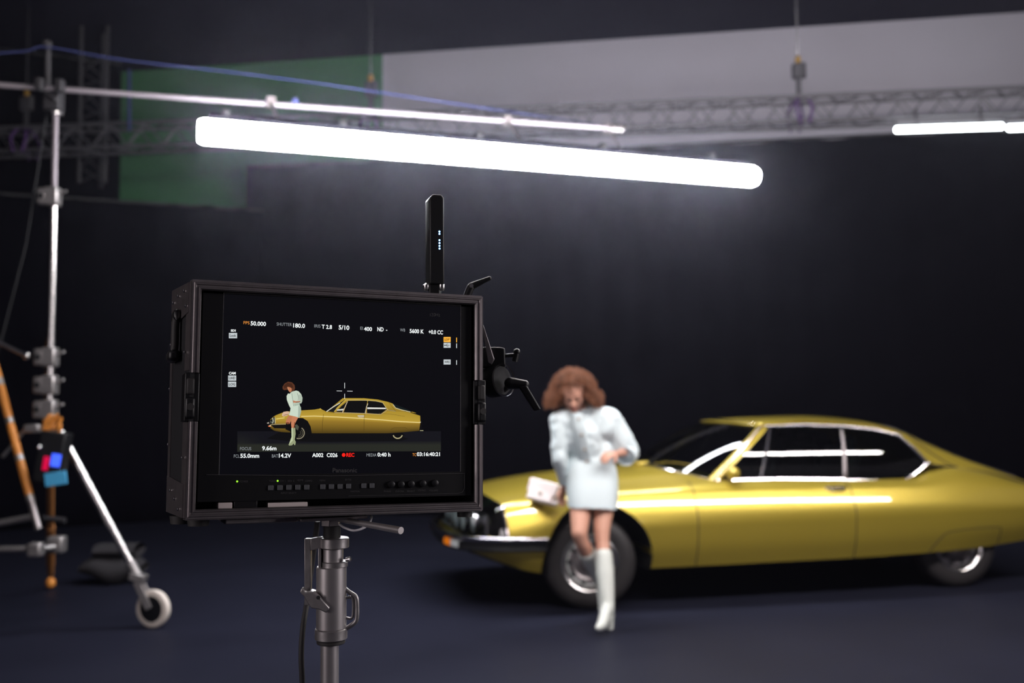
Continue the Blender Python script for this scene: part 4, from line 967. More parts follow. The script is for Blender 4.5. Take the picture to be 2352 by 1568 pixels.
poly([(250, 700), (290, 678), (330, 640), (342, 660), (336, 718), (300, 724), (262, 730)], (18, 20, 20), 6)
line([(312, 655), (318, 690), (310, 715)], 12, (180, 185, 165), 7); line([(292, 690), (296, 712)], 7, (120, 125, 110), 7); line([(336, 650), (338, 716)], 6, (215, 210, 170), 7)
line([(292, 728), (340, 726), (455, 722)], 8, (150, 140, 105), 8); poly([(292, 733), (455, 728), (450, 770), (330, 768)], (16, 14, 12), 7)
poly([(262, 740), (290, 735), (292, 752), (268, 752)], (230, 120, 70), 8); poly([(250, 708), (272, 702), (274, 716), (252, 718)], (170, 160, 150), 8); line([(278, 738), (292, 742)], 10, (235, 225, 200), 9)
line([(1903, 793), (1940, 793)], 6, (200, 195, 150), 6); line([(1900, 702), (1912, 702)], 8, (220, 210, 180), 6)
poly([(820, 555), (806, 562), (850, 570), (828, 552)], (200, 170, 70), 4)
# woman in the picture
skin, shade = (190, 120, 85), (120, 66, 44)
poly([(418, 320), (440, 285), (480, 264), (520, 272), (548, 300), (554, 335), (545, 358), (510, 372), (482, 350), (462, 352), (438, 356), (420, 345)], (92, 52, 34), 12)
poly([(430, 310), (470, 275), (520, 285), (535, 330), (500, 330), (470, 310), (440, 340)], (70, 38, 24), 13)
poly([(470, 322), (500, 322), (518, 340), (516, 368), (500, 380), (482, 362)], skin, 13); poly([(470, 322), (480, 335), (488, 368), (476, 345)], (215, 160, 120), 14)
J = (205, 218, 200)
poly([(414, 610), (430, 590), (470, 584), (492, 588), (488, 612), (470, 632), (430, 642), (412, 632)], (214, 178, 150), 12); line([(430, 628), (478, 618)], 5, (110, 70, 50), 13)
poly([(500, 395), (478, 392), (462, 420), (465, 460), (488, 520), (510, 560), (560, 572), (605, 520), (600, 495), (560, 470), (560, 400), (520, 380)], J, 12)
poly([(500, 388), (520, 372), (565, 360), (592, 368), (620, 400), (634, 440), (630, 480), (618, 500), (570, 492), (530, 470), (515, 420)], (196, 210, 192), 13)
poly([(590, 400), (620, 410), (634, 450), (622, 498), (598, 480)], (175, 188, 172), 14); line([(520, 392), (526, 450), (540, 530)], 3, (90, 105, 95), 14); line([(578, 388), (592, 440), (585, 470)], 3, (95, 105, 98), 15)
poly([(532, 466), (560, 476), (606, 474), (612, 486), (560, 492), (535, 492)], skin, 15); line([(560, 487), (612, 484)], 5, (90, 45, 30), 16)
poly([(541, 500), (600, 492), (606, 515), (545, 530)], (172, 190, 172), 14)
poly([(505, 548), (545, 532), (600, 515), (616, 540), (620, 585), (600, 655), (560, 642), (486, 625), (500, 590)], (202, 218, 200), 13); poly([(590, 520), (612, 535), (620, 585), (602, 655), (585, 648)], (168, 184, 168), 14)
poly([(486, 628), (528, 636), (508, 690), (496, 720), (470, 725), (452, 706), (462, 668)], skin, 11); poly([(452, 706), (470, 725), (496, 720), (490, 705), (470, 702)], shade, 12)
poly([(528, 636), (588, 650), (562, 700), (548, 732), (548, 768), (516, 768), (510, 715), (514, 680)], (200, 128, 92), 12); poly([(548, 700), (556, 704), (548, 768), (536, 768)], shade, 13)
poly([(514, 764), (556, 762), (560, 830), (550, 890), (562, 915), (556, 948), (545, 950), (542, 930), (520, 952), (490, 955), (482, 946), (505, 915), (522, 890), (516, 820)], (150, 158, 122), 13)
poly([(514, 764), (530, 764), (534, 830), (530, 900), (506, 925), (486, 944), (505, 915), (522, 890), (516, 820)], (188, 198, 160), 14)
poly([(552, 735), (572, 725), (596, 750), (586, 790), (566, 780)], (74, 78, 66), 7)
me_ = bpy.data.meshes.new('screen_picture'); me_.from_pydata(PV, [], PF); ca = me_.color_attributes.new('Col', 'FLOAT_COLOR', 'POINT')
ca.data.foreach_set('color', [x for c_ in PC for x in (*c_, 1)]); me_.materials.append(M['picture']); ob = bpy.data.objects.new('screen_picture', me_); C.objects.link(ob); ob.parent = SCR
ob['label'] = 'picture of a woman in pale clothes beside a gold car'
# controls under the glass
text('Panasonic', 764, 1074.5, 820, 1084.6, 'print_dark', par=MON, bold=.02, d=y_f+.0015)
d2 = y_f+.0012
MB().tube([mp(474, 1090, d2), mp(760, 1092.5, d2), mp(1068, 1087, d2)], .0006, 6).build('panel_seam', 'print_dark', MON)
m = MB().tube([mp(1066, 1089, d2), mp(1067, 1120, d2), mp(1062, 1130, d2), mp(1050, 1133, d2), mp(800, 1139, d2)], .0004, 6); m.build('panel_seam', 'print_dark', MON)
for x, y in [(622, 1120), (643, 1119.5), (663.5, 1119), (684, 1118.8), (704.5, 1118.6), (741.5, 1117.6), (761, 1117.2), (781, 1116.9), (800.5, 1116.2), (835.7, 1115.2), (854.4, 1115)]:
    c = mp(x, y, y_f+.001); MB().box(c, (.0088, .003, .0086)).build('button', 'button_grey', MON, bevel=.0008)
for x, y in ((898, 1112), (920, 1112), (943, 1111), (970, 1110), (998, 1109)):
    c = mp(x, y, y_f+.002); MB().lathe(c, (0, -1, 0), [(0, .0065), (.005, .006), (.006, .004), (.006, 0)], 20).build('knob', 'blackplastic', MON)
for x, y in ((544.8, 1105.3), (637.8, 1104)):
    c = mp(x, y, y_f+.0014); MB().ball(c, (.0016, .001, .0016), 12, 8).build('indicator_light', 'led_green', MON)
for t, x0, y0, x1, y1 in (('POWER', 551, 1103, 570, 1108), ('INPUT SELECT', 645, 1130, 681, 1134), ('FUNCTION', 805, 1126.5, 826, 1130), ('VIDEO1', 618, 1102, 634, 1106), ('SDI 1', 643, 1102, 655, 1106), ('SDI 2', 661, 1102, 676, 1106), ('HDMI', 682, 1100.5, 696, 1104.5), ('COMPO', 700, 1102, 717, 1106), ('MENU', 734, 1101, 747, 1105), ('ENTER', 793, 1099.5, 807, 1103.5), ('PHASE', 882, 1126, 898, 1130), ('CHROMA', 908, 1126, 928, 1130), ('BRIGHT', 935, 1125.5, 953, 1129.5), ('CONTRAST', 960, 1124, 978, 1128), ('VOLUME', 985, 1124, 1006, 1128)):
    text(t, x0, y0, x1, y1, 'print_dark', par=MON, bold=0, d=y_f+.0015)
text('120Hz', 987.6, 718.7, 1010.6, 726.4, 'print_grey', d=S-.0005)
# things lying in the slot under the monitor
zf = -CH+.014
def slot(x0, x1, h, mm, label, nm, y=.035, dep=.05, w_off=0):
    a, b_ = mp(x0, 1160, y), mp(x1, 1160, y); o = MB().box(((a.x+b_.x)/2, y, zf+h/2), (b_.x-a.x, dep, h)).build(nm, mm, None, bevel=.001)
    o.location = MO; o.rotation_euler = MR.to_euler(); tag(o, label, nm.replace('_', ' ')); return o
slot(497, 529, .010, 'paper', 'small pale card lying in the slot under the monitor, far left', 'card')
slot(533, 586, .013, 'blackplastic', 'black adapter lying in the slot between card and papers', 'adapter')
slot(611, 700, .0075, 'paper', 'pale folded paper lying in the slot under the monitor buttons', 'paper')
# antenna receiver on top of the case
a0 = mp(1000, 682, .09); AN = thing('wireless_receiver', MR @ Vector((a0.x, .09, CH))+MO, 'upright black wireless receiver with blue lights standing on the flight case', 'receiver')
base = Vector(AN.location); q0 = at(1000, 655, base.y); q1 = at(998, 451, base.y)
AR = Matrix.Rotation(.30, 3, 'Z'); sc_ = base.y/F_PX; hh = q1.z-q0.z; cz = (q0.z+q1.z)/2; cxx = at(998.5, 550, base.y).x
m = MB(); P = [(-.5, -.5), (.5, -.5), (.5, .5), (-.5, .5)]
w_, dpt = .0285, .042
poly2 = [(-w_/2, -hh/2), (w_/2, -hh/2), (w_/2, hh/2-.006), (w_/2-.005, hh/2), (-w_/2+.006, hh/2), (-w_/2, hh/2-.008)]
m.prism(poly2, -dpt/2, dpt/2, lambda p: Vector((cxx, base.y, cz))+AR @ p); m.build('housing', 'blackplastic', AN, world=base, bevel=.0025)
for y in (531.5, 536.8, 551.3, 557.9, 564.3, 570.5):
    z = at(1006, y, base.y-.02).z; p = Vector((cxx, base.y, z))+AR @ Vector((.0045, -dpt/2-.0006, 0)); MB().ball(p, (.0016, .001, .0016), 10, 6).build('status_light', 'led_blue', AN, world=base)
for dx in (-.016, .014):
    MB().lathe(Vector((cxx+dx, base.y-.01, q0.z-.012)), (0, 0, 1), [(0, 0), (0, .004), (.004, .006), (.012, .006), (.014, .003), (.016, 0)], 14).build('connector', 'steel', AN, world=base)
MB().box((cxx, base.y, (q0.z+base.z)/2), (.022, .03, q0.z-base.z+.004)).build('mounting_foot', 'blackplastic', AN, world=base, bevel=.003)
# clamp lever on top
Y = 1.95
def loft_lever(p0, p1, r0, r1): return MB().cone(p0, r0, p1, r1, 14)
b0 = at(1071, 681, Y); LV = thing('clamp_lever', b0, 'black ratchet lever standing on the top right corner of the flight case', 'lever')
b = MB().cone(at(1071, 684, Y), .008, at(1081, 660, Y), .008, 14).cone(at(1083, 657, Y), .0075, at(1124, 639, Y), .0042, 14); b.build('lever', 'blackplastic', LV, world=b0)
MB().lathe(at(1083, 656, Y-.008), (0, -1, 0), [(0, .004), (.002, .004), (.002, 0)], 14).build('screw', 'steel', LV, world=b0)
# articulated clamp at the right side
Y = 1.97; r0_ = at(1115, 840, Y); CL = thing('camera_clamp', r0_, 'black articulated clamp with levers on the right side of the flight case', 'clamp')
def A2(x, y, dy=0): return at(x, y, Y+dy)
def prismpx(P, y0, y1, nm, mm='blackplastic', bev=.003, par=None):
    pts = [A2(*q) for q in P]; n = len(pts); m = MB(); m.add([p+Vector((0, y0, 0)) for p in pts]+[p+Vector((0, y1, 0)) for p in pts], [tuple(range(n)), tuple(range(n, 2*n))[::-1]]+[(i, n+i, n+(i+1) % n, (i+1) % n) for i in range(n)]); return m.build(nm, mm, par or CL, world=r0_, bevel=bev)
prismpx([(1096, 797), (1150, 797), (1160, 800), (1161, 842), (1100, 846)], -.005, .045, 'clamp_body')
prismpx([(1107, 750), (1111, 748), (1136, 826), (1130, 838), (1122, 834)], -.025, -.018, 'bracket_arm', 'darkalu', .001)
m = MB().cyl(A2(1160, 817), A2(1182, 815), .004).cyl(A2(1182, 830), A2(1187, 808), .006).ball(A2(1187, 808), .007, 12, 8); m.build('thumb_screw', 'blackplastic', CL, world=r0_)
c0 = A2(1138, 876); m = MB(); ax = Vector((.72, -.62, .1)).normalized(); m.lathe(c0-ax*.018, ax, [(0, 0), (0, .026), (.006, .031), (.028, .031), (.036, .028), (.038, 0)], 32); m.build('pivot_joint', 'blackmatte', CL, world=r0_)
MB().lathe(c0+ax*.020, ax, [(0, .0318), (.002, .0322), (.004, .0318)], 32).build('joint_ring', 'darkalu', CL, world=r0_)
prismpx([(1108, 862), (1120, 868), (1142, 900), (1166, 882), (1172, 892), (1146, 912), (1130, 905), (1108, 884)], -.012, .012, 'joint_fork')
b = MB().cone(A2(1172, 880, -.03), .012, A2(1205, 883, -.03), .009, 14); b.build('lever_hub', 'blackplastic', CL, world=r0_)
prismpx([(1190, 888), (1208, 884), (1242, 940), (1226, 944)], -.040, -.026, 'lever')
# cable loop, tray
zc_b = lambda x, y, Y: at(x, y, Y)
o = MB().tube(crom([zc_b(852, 1176, 1.85), zc_b(852, 1193, 1.80), zc_b(840, 1209, 1.78), zc_b(815, 1218, 1.77), zc_b(793, 1212, 1.78), zc_b(780, 1204, 1.80)], 8), .0022, 10).build('white_cable', 'whitecable', None); tag(o, 'thin pale cable looping under the flight case beside the stand', 'cable')
t0 = at(600, 1195, 1.84); TRY = thing('tray', t0, 'shallow grey metal tray hanging under the flight case', 'tray')
P = [at(486, 1186, 1.80), at(517, 1205, 1.72), at(682, 1199, 1.80), at(699, 1188, 1.86)]; dn = Vector((0, 0, -.004)); bk = Vector((0, .05, 0))
m = MB(); top = [p+Vector((0, 0, .010)) for p in P]; m.add(P+top+[P[0]+bk, P[3]+bk, top[0]+bk, top[3]+bk], [(0, 1, 5, 4), (1, 2, 6, 5), (2, 3, 7, 6), (0, 8, 9, 3, 2, 1), (4, 5, 6, 7, 11, 10), (0, 4, 10, 8), (3, 9, 11, 7), (8, 10, 11, 9)])
m.build('pan', 'darkalu', TRY, world=t0, bevel=.002)
# ------------------------------------------------------------------ the stand that carries the case
SY = 1.84; sx = at(757, 1300, SY).x; PXM = SY/F_PX
def sz(y): return at(757, y, SY).z
s0 = Vector((sx+.002, SY, 0)); ST = thing('monitor_stand', s0, 'chrome combo stand with cast clamp collar carrying the monitor case', 'stand')
def sp(x, z, dy=0): return Vector((at(x, 1300, SY).x, SY+dy, z))
cx0 = s0.x
def tubeat(y0, y1, x0, x1, nm, mm, prof=None, n=36):
    c = Vector(((at((x0+x1)/2, (y0+y1)/2, SY)).x, SY, sz(y1))); r = (x1-x0)/2*PXM; h = sz(y0)-sz(y1); b_ = min(.0015, h*.2, r*.2)
    return MB().lathe(c, (0, 0, 1), [(0, 0), (0, r-b_), (b_, r), (h-b_, r), (h, r-b_), (h, 0)], n).build(nm, mm, ST, world=s0)
zb_ = sz(1478)
MB().lathe((at(757, 1520, SY).x, SY, .28), (0, 0, 1), [(0, .0165), (zb_-.28, .0165)], 32).build('column', 'barrel', ST, world=s0)
MB().lathe((at(757, 1520, SY).x, SY, .12), (0, 0, 1), [(0, .022), (.16, .022), (.17, .017)], 32).build('lower_column', 'steel', ST, world=s0)
tubeat(1468, 1477, 728, 792, 'rubber_ring', 'rubber'); tubeat(1442, 1467, 724, 797, 'lower_collar', 'castalu'); tubeat(1300, 1443, 727, 795, 'receiver_barrel', 'barrel')
tubeat(1258, 1300, 741, 788, 'inner_tube', 'barrel'); tubeat(1288, 1302, 739, 798, 'clamp_ring', 'castalu'); tubeat(1234, 1258, 736, 801, 'top_collar', 'castalu'); tubeat(1206, 1236, 743, 782, 'threaded_spigot', 'rubber')
c = Vector((at(760, 1196, SY).x, SY, sz(1207))); MB().lathe(c, (0, 0, 1), [(0, 0), (0, .018), (sz(1187)-sz(1207), .018), (sz(1187)-sz(1207), 0)], 6).build('hex_nut', 'darkalu', ST, world=s0, bevel=.001)
ctop = (MR @ Vector((0, .06, -CH-.003)))+MO
MB().box((at(758, 1184, SY).x, SY-.01, sz(1184)), (.12, .09, .006), Matrix.Rotation(.4, 3, 'Z')).build('mounting_plate', 'darkalu', ST, world=s0, bevel=.001)
def spx(P, y0, y1, nm, mm, bev=.001, hole=None):
    pts = [at(x, y, SY) for x, y in P]; n = len(pts); m = MB(); m.add([p+Vector((0, y0, 0)) for p in pts]+[p+Vector((0, y1, 0)) for p in pts], [tuple(range(n)), tuple(range(n, 2*n))[::-1]]+[(i, n+i, n+(i+1) % n, (i+1) % n) for i in range(n)]); return m.build(nm, mm, ST, world=s0, bevel=bev)
# slotted cheek plate left of the barrel (frame with an open slot)
spx([(702, 1235), (716, 1235), (716, 1387), (702, 1387)], -.012, .004, 'cheek_plate', 'castalu'); spx([(716, 1235), (741, 1231), (741, 1256), (716, 1262)], -.012, .004, 'cheek_plate', 'castalu'); spx([(734, 1256), (741, 1256), (741, 1360), (734, 1360)], -.014, .004, 'cheek_plate', 'castalu')
spx([(716, 1352), (741, 1360), (741, 1390), (716, 1388)], -.012, .004, 'cheek_plate', 'castalu')
cs = [(697, 1352), (702, 1341), (710, 1352), (726, 1350), (742, 1362), (765, 1388), (757, 1399), (741, 1391), (722, 1388), (714, 1375), (706, 1361)]
spx(cs, -.034, -.018, 'cast_lever', 'castalu', .002); MB().cyl(at(731, 1372, SY-.036), at(731, 1372, SY-.030), .0035).build('lever_pivot', 'blackmatte', ST, world=s0)
m = MB().tube(crom([at(793, 1352, SY), at(803, 1360, SY), at(817, 1370, SY), at(820, 1385, SY), at(820, 1415, SY), at(816, 1428, SY), at(805, 1437, SY), at(792, 1445, SY)], 6), .0042, 12); m.build('carry_loop', 'castalu', ST, world=s0)
m = MB().tube(crom([at(793, 1374, SY), at(804, 1371, SY), at(811, 1378, SY), at(811, 1410, SY), at(806, 1420, SY), at(793, 1418, SY)], 6), .0026, 10); m.build('carry_loop', 'castalu', ST, world=s0)
MB().lathe(at(795, 1285, SY-.01), (1, -.3, .2), [(0, .004), (.008, .005), (.010, 0)], 12).build('lock_screw', 'steel', ST, world=s0)
MB().cyl(at(778, 1192, SY-.02), at(921, 1218, SY-.14), .0048, .0062, 20).build('tilt_handle', 'barrel', ST, world=s0)
for k in range(3):
    a = k*2*PI/3+.4; d = Vector((math.cos(a), math.sin(a), 0)); m = MB().cyl((cx0, SY, .42), Vector((cx0, SY, .03))+d*.42, .012).ball(Vector((cx0, SY, .024))+d*.42, .022, 12, 8); m.build('leg', 'steel', ST, world=s0)
MB().lathe((cx0, SY, .40), (0, 0, 1), [(0, .018), (0, .03), (.04, .03), (.04, .018)], 24).build('leg_collar', 'castalu', ST, world=s0)
o = MB().tube(crom([at(729, 1196, 1.88), at(724, 1240, 1.89), at(712, 1330, 1.90), at(704, 1390, 1.88), at(696, 1440, 1.86), at(692, 1500, 1.85), at(694, 1560, 1.85), at(698, 1700, 1.86), at(690, 2100, 1.88), at(690, 2500, 1.9)], 8), .0052, 12).build('power_cable', 'rubber', None); tag(o, 'thick black cable hanging down beside the monitor stand', 'cable')
# ------------------------------------------------------------------ big light on a boom
def at_h(x, y, z):
    d = proj_ray(x, y); t = (z-CAM_H)/d.z; return d*t+Vector((0, 0, CAM_H))
SYL = 6.7
pole_t = at(122, 262, SYL); pole_m = at(113, 960, SYL); foot0 = Vector((pole_m.x, pole_m.y, 0))
LS = thing('boom_stand', foot0, 'tall chrome wheeled boom stand with cast collars at the far left', 'stand')
def lp(x, y, dY=0.): return at(x, y, SYL+dY)
MB().cyl(lp(113, 960), lp(117, 780), .028).build('lower_tube', 'steel', LS, world=foot0); MB().cyl(lp(117, 800), lp(124, 450), .024).build('middle_tube', 'steel', LS, world=foot0)
MB().cyl(lp(124, 460), lp(128, 262), .019).build('upper_tube', 'boomtube', LS, world=foot0)
def coll(y, w_=40, h=44):
    c = lp(113+(960-y)*.017, y); k = SYL/F_PX
    m = MB().box(c+Vector((0, 0, 0)), (w_*k*.8, .09, h*k)); m.build('cast_collar', 'castalu', LS, world=foot0, bevel=.012)
    m = MB().box(c+Vector((-.062, -.01, 0)), (.07, .07, h*k*.9)); m.build('cast_collar', 'castalu', LS, world=foot0, bevel=.015)
    MB().cyl(c+Vector((-.065, -.05, 0)), c+Vector((-.065, -.035, 0)), .020).build('collar_recess', 'blackmatte', LS, world=foot0)
    MB().cyl(c+Vector((.03, 0, .01)), c+Vector((.10, -.02, .035)), .009).build('lock_handle', 'castalu', LS, world=foot0)
for y in (452, 820, 884, 940): coll(y)
MB().lathe(lp(128, 266), (0, 0, 1), [(0, 0), (0, .05), (.022, .05), (.022, 0)], 24).build('head_flange', 'steel', LS, world=foot0)
hd_ = lp(124, 230); MB().box(hd_, (.11, .10, .16)).cyl(hd_+Vector((-.03, -.06, .03)), hd_+Vector((.05, -.07, -.02)), .014).build('grip_head', 'darktruss', LS, world=foot0, bevel=.012)
MB().cyl(lp(110, 215, .08), lp(110, 104, .08), .020).build('top_spigot', 'darktruss', LS, world=foot0)
MB().ball(lp(108, 100, .08), (.035, .035, .03)).build('spigot_knob', 'darktruss', LS, world=foot0)
cw = at_h(352, 1397, .125)
wc = Vector((cw.x, cw.y, .125))
leg_a = lp(139, 992); leg_b = Vector(at(298, 1290, wc.y+.0))
MB().cyl(leg_a, leg_b, .027, .027, 20).build('leg', 'steel', LS, world=foot0)
m = MB().cyl(leg_b, leg_b+(leg_b-leg_a).normalized()*.12, .034); m.build('leg_socket', 'castalu', LS, world=foot0)
fk = at(318, 1325, wc.y); m = MB().box(fk, (.10, .09, .05), Matrix.Rotation(.3, 3, 'Y')).cyl(at(306, 1300, wc.y), fk, .022)
for s in (-1, 1): m.box((fk+wc)/2+Vector((-.01, s*.035, -.01)), (.05, .008, .20), Matrix.Rotation(-.45, 3, 'Y'))
m.build('caster_fork', 'castalu', LS, world=foot0, bevel=.004)
ax = Vector((.30, .95, 0)).normalized()
wl_ = MB().lathe(wc, ax, [(-.022, .045), (-.026, .10), (-.020, .120), (0, .125), (.020, .120), (.026, .10), (.022, .045)], 40).build('caster_wheel', 'whitewheel', LS, world=foot0)
MB().lathe(wc, ax, [(-.030, 0), (-.030, .022), (-.026, .085), (-.020, .09), (.020, .09), (.026, .085), (.030, .022), (.030, 0)], 32).build('wheel_hub', 'blackplastic', wl_, world=foot0)
# orange sleeved legs
def orange_leg(P, label=None):
    for i in range(len(P)-1):
        a, b_ = P[i], P[i+1]; MB().cyl(a.lerp(b_, .03), a.lerp(b_, .90), .026).build('orange_sleeve', 'orange', LS, world=foot0); MB().cyl(a.lerp(b_, .88), b_.lerp(a, -.02), .027).build('sleeve_joint', 'castalu', LS, world=foot0)
P0, P1 = lp(-30, 770, .15), lp(88, 1215, -.25)
orange_leg([P0.lerp(P1, t) for t in (0, .27, .47, .66, .86)]); MB().cyl(P0.lerp(P1, .84), P1, .024).build('leg', 'darkalu', LS, world=foot0)
Q0, Q1 = lp(116, 975), at_h(116, 1338, .05)
MB().cyl(Q0, Q0.lerp(Q1, .93), .025).build('leg', 'yellowrust', LS, world=foot0); MB().cyl(Q0.lerp(Q1, .60), Q0.lerp(Q1, .86), .031).build('orange_sleeve', 'yellowrust', LS, world=foot0)
MB().ball(Q1, (.04, .04, .045)).build('leg_foot', 'orange', LS, world=foot0)
m = MB().cyl(lp(-60, 1212, -.1), lp(80, 1186, -.1), .022); m.build('brace', 'castalu', LS, world=foot0)
MB().cyl(lp(-60, 1262, -.3), lp(70, 1260, -.3), .020).build('brace', 'castalu', LS, world=foot0)
MB().cyl(lp(70, 1262, -.3), lp(138, 1255, -.1), .020).build('brace', 'castalu', LS, world=foot0)
MB().box(lp(130, 1250, -.1), (.11, .09, .11)).build('brace_joint', 'castalu', LS, world=foot0, bevel=.015); MB().box(lp(82, 1262, -.3), (.09, .08, .09)).build('brace_joint', 'castalu', LS, world=foot0, bevel=.015)
MB().cyl(lp(100, 1190, .2), lp(150, 1195, .2), .02).build('brace', 'darktruss', LS, world=foot0)
MB().cyl(lp(-40, 768), lp(64, 818), .014).build('side_arm', 'steel', LS, world=foot0); MB().ball(lp(62, 817), .028).build('side_arm_ball', 'steel', LS, world=foot0)
MB().box(lp(76, 984, -.05), (.10, .07, .055)).cyl(lp(60, 984, -.05), lp(5, 1050, -.05), .012).build('crank', 'castalu', LS, world=foot0, bevel=.01)
# orange rag tied at the leg top
c = lp(126, 968, -.07); RG = MB()
for k in range(9):
    a = random.uniform(0, 6.28); RG.tube(crom([c, c+Vector((.055*math.cos(a), -.02, .05*math.sin(a))), c+Vector((.045*math.cos(a+1)-.02, -.03, -.09+.04*math.sin(a)))], 4), [.010]*8+[.007], 6)
o = RG.build('cloth_tie', 'orange', None); tag(o, 'orange cloth strip knotted where the chrome leg meets the stand', 'cloth tie')
# control box hung on the stand
cb = at(122, 1060, 6.52); CB = thing('light_controller', cb, 'black light control box with red and blue displays hanging on the boom stand', 'control box'); RT = Matrix.Rotation(.16, 3, 'Y')
def cbp(x, y, Y=6.44): return at(x, y, Y)
MB().box(cb+Vector((0, 0, .03)), (.165, .12, .33), RT).build('housing', 'blackplastic', CB, world=cb, bevel=.01)
MB().box(cbp(128, 1057, 6.452), (.062, .01, .082), RT).build('blue_display', 'disp_blue', CB, world=cb, bevel=.006); MB().box(cbp(105, 1064, 6.452), (.036, .01, .090), RT).build('red_display', 'disp_red', CB, world=cb, bevel=.004)
MB().box(cbp(128, 1099, 6.452), (.140, .012, .085), Matrix.Rotation(-.14, 3, 'Y')).build('blue_label', 'label_blue', CB, world=cb, bevel=.003)
MB().ball(cbp(90, 1027, 6.44), .016).build('hook', 'steel', CB, world=cb); MB().tube([cb+Vector((0, .02, .2)), lp(112, 985, -.05)], .006, 8).build('hanging_strap', 'rubber', CB, world=cb)
# sandbag on the leg
sb = at_h(250, 1345, .0); SB = thing('sandbag', Vector((sb.x, sb.y+.1, 0)), 'slumped black sandbag lying over the stand leg by the caster', 'sandbag'); so = Vector(SB.location)
rows = []
for i in range(17):
    t = i/16; x = (t-.5)*.52; hgt = .20*math.sin(PI*min(1, max(0, .06+t*.9)))**.5*(.75+.5*t*(1-t)*2); row = []
    for j in range(20):
        a = 2*PI*j/20; row.append(so+Vector((x, .16*math.cos(a)*(.3+.7*math.sin(PI*min(1, .08+t*.86)))**.6, .13+.12*math.sin(a)*(hgt/.2)+.02*math.sin(t*9))))
    rows.append(row)
MB().grid(rows, wrap=True).build('bag_body', 'sand', SB, world=so, sub=1)
rows = [[so+Vector((x+.03, .14*math.cos(2*PI*j/16), .28+.055*math.sin(2*PI*j/16))) for j in range(16)] for x in (-.16, -.1, 0, .1, .18)]
MB().grid(rows, wrap=True).build('bag_flap', 'sand', SB, world=so)
o = MB().tube([lp(107, 262, .05), lp(60, 560, .05), lp(2, 785, .05), lp(-60, 1000, .05)], .006, 8).build('slack_cable', 'blackmatte', None); tag(o, 'thin black cable running down left of the boom stand pole', 'cable')
# boom
BH = at(125, 197, SYL-.1).z; ba = at_h(-90, 189, BH); bb = at_h(1408, 294, BH); BM = thing('boom', ba, 'long chrome boom tube crossing above the glowing tube light', 'boom')
MB().cyl(ba, bb, .019, .019, 20).build('boom_tube', 'boomtube', BM, world=ba)
k = (bb-ba).normalized(); MB().cyl(bb-k*.03, bb+k*.08, .032).build('end_cap', 'darkalu', BM, world=ba)
for x in (92, 138):
    p = at_h(x, 194+(x-92)*.07, BH); MB().box(p, (.05, .07, .085)).build('boom_clamp', 'darktruss', BM, world=ba, bevel=.01)
p = at_h(678, 231, BH); MB().cyl(p-k*.02, p+k*.02, .0225).build('tape_band', 'blue_rope', BM, world=ba)
# glowing tube
tz = BH-.355
ta = at_h(456, 301, tz); tb = at_h(1738, 406, tz); d = (tb-ta).normalized(); Ln = (tb-ta).length; R_ = .083
TL_ = thing('boom_tube_light', ta, 'very long bright white tube light hanging under the boom above the car', 'light')
MB().lathe(ta, d, [(0, 0), (0, R_*.85), (.03, R_), (Ln-.05, R_*.98), (Ln-.01, R_*.8), (Ln, R_*.5), (Ln, 0)], 32).build('diffuser', 'tubeglow', TL_, world=ta)
u = Vector((0, 0, 1)); mid = (ta+tb)/2; yaw = math.atan2(d.y, d.x)
MB().box(mid+u*(R_+.030), (Ln*.97, .085, .030), Matrix.Rotation(yaw, 3, 'Z')).build('housing', 'fixture_black', TL_, world=ta, bevel=.006)
for t in (.04, .22, .45, .68, .90):
    p = ta.lerp(tb, t)+u*(R_+.05); MB().box(p, (.05, .09, .05), Matrix.Rotation(yaw, 3, 'Z')).build('bracket', 'blackplastic', TL_, world=ta, bevel=.006)
for x in (622, 1165, 1395):
    q = at_h(x, 235+(x-622)*.078, BH); t = min(.97, max(0, (q-ta).dot(d)/Ln)); p = ta.lerp(tb, t)+u*(R_+.05); MB().cyl(q, p, .011).box(q, (.06, .06, .07), Matrix.Rotation(yaw, 3, 'Z')).build('hanger', 'darkalu', TL_, world=ta)
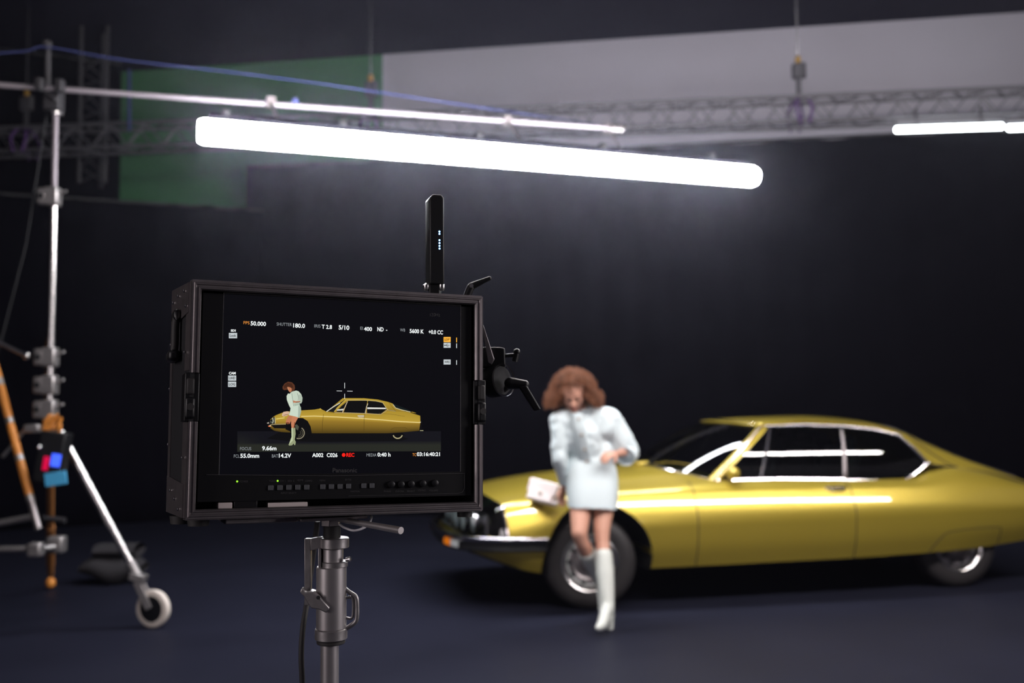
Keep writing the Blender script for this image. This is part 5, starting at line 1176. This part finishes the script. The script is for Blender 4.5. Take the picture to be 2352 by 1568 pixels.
# blue stay rope from the counterweight over the spigot to the boom end
rp = [at(-60, 126, 6.6), at(60, 117, 6.7), lp(108, 108, .02), at(280, 137, 6.85), at(500, 162, 7.0), at(700, 187, 7.15), at(860, 210, 7.3), at(1100, 246, 7.5), at(1400, 290, bb.y)]
o = MB().tube(crom(rp, 6), .006, 8).build('blue_rope', 'blue_rope', None); tag(o, 'blue stay rope running from the stand top down to the boom end', 'rope')
o = MB().tube([at(297, 160, 11.8), at(297, 300, 11.8)], .02, 8).build('blue_strap', 'blue_rope', None); tag(o, 'short blue strap hanging at the left edge of the green wall', 'strap')

# second long tube over the near side of the set; the car's windows and flank mirror it
def long_tube(nm, sa, sb2, label, mm):
    d = (sb2-sa).normalized(); Ln = (sb2-sa).length; T2 = thing(nm, sa, label, 'light')
    MB().lathe(sa, d, [(0, 0), (0, .055), (.02, .065), (Ln-.02, .065), (Ln, .055), (Ln, 0)], 24).build('diffuser', mm, T2, world=sa)
    MB().box((sa+sb2)/2+u*.085, (Ln, .13, .03), Matrix.Rotation(math.atan2(d.y, d.x), 3, 'Z')).build('housing', 'darkalu', T2, world=sa, bevel=.006)
    for t in (.02, .3, .6, .95): p = sa.lerp(sb2, t); MB().cyl(p+u*.09, Vector((p.x, p.y, 6.5)), .006).build('suspension_wire', 'steel', T2, world=sa)
long_tube('side_tube_light', Vector((-1.7, 3.49, 3.95)), Vector((6.6, 5.06, 3.95)), 'long white tube light hung high in front of the car, seen in its reflections', 'tubeglow3')

# thin studio haze around the set; its forward scatter also imitates lens bloom
hz = MB().box((-.2, 7.2, 3.2), (16.2, 10, 6.3)).build('haze', 'blackmatte', None, smooth=False); hz.data.materials.clear(); tag(hz, 'thin haze hanging in the studio air around the glowing tube', 'haze', kind='stuff')
mh = bpy.data.materials.new('haze'); mh.use_nodes = True; nt = mh.node_tree; nt.nodes.clear(); o_ = nt.nodes.new('ShaderNodeOutputMaterial'); vsn = nt.nodes.new('ShaderNodeVolumeScatter')
vsn.inputs['Density'].default_value = .0030; vsn.inputs['Anisotropy'].default_value = .86; vsn.inputs['Color'].default_value = (.80, .78, 1, 1); nt.links.new(vsn.outputs[0], o_.inputs['Volume']); hz.data.materials.append(mh)
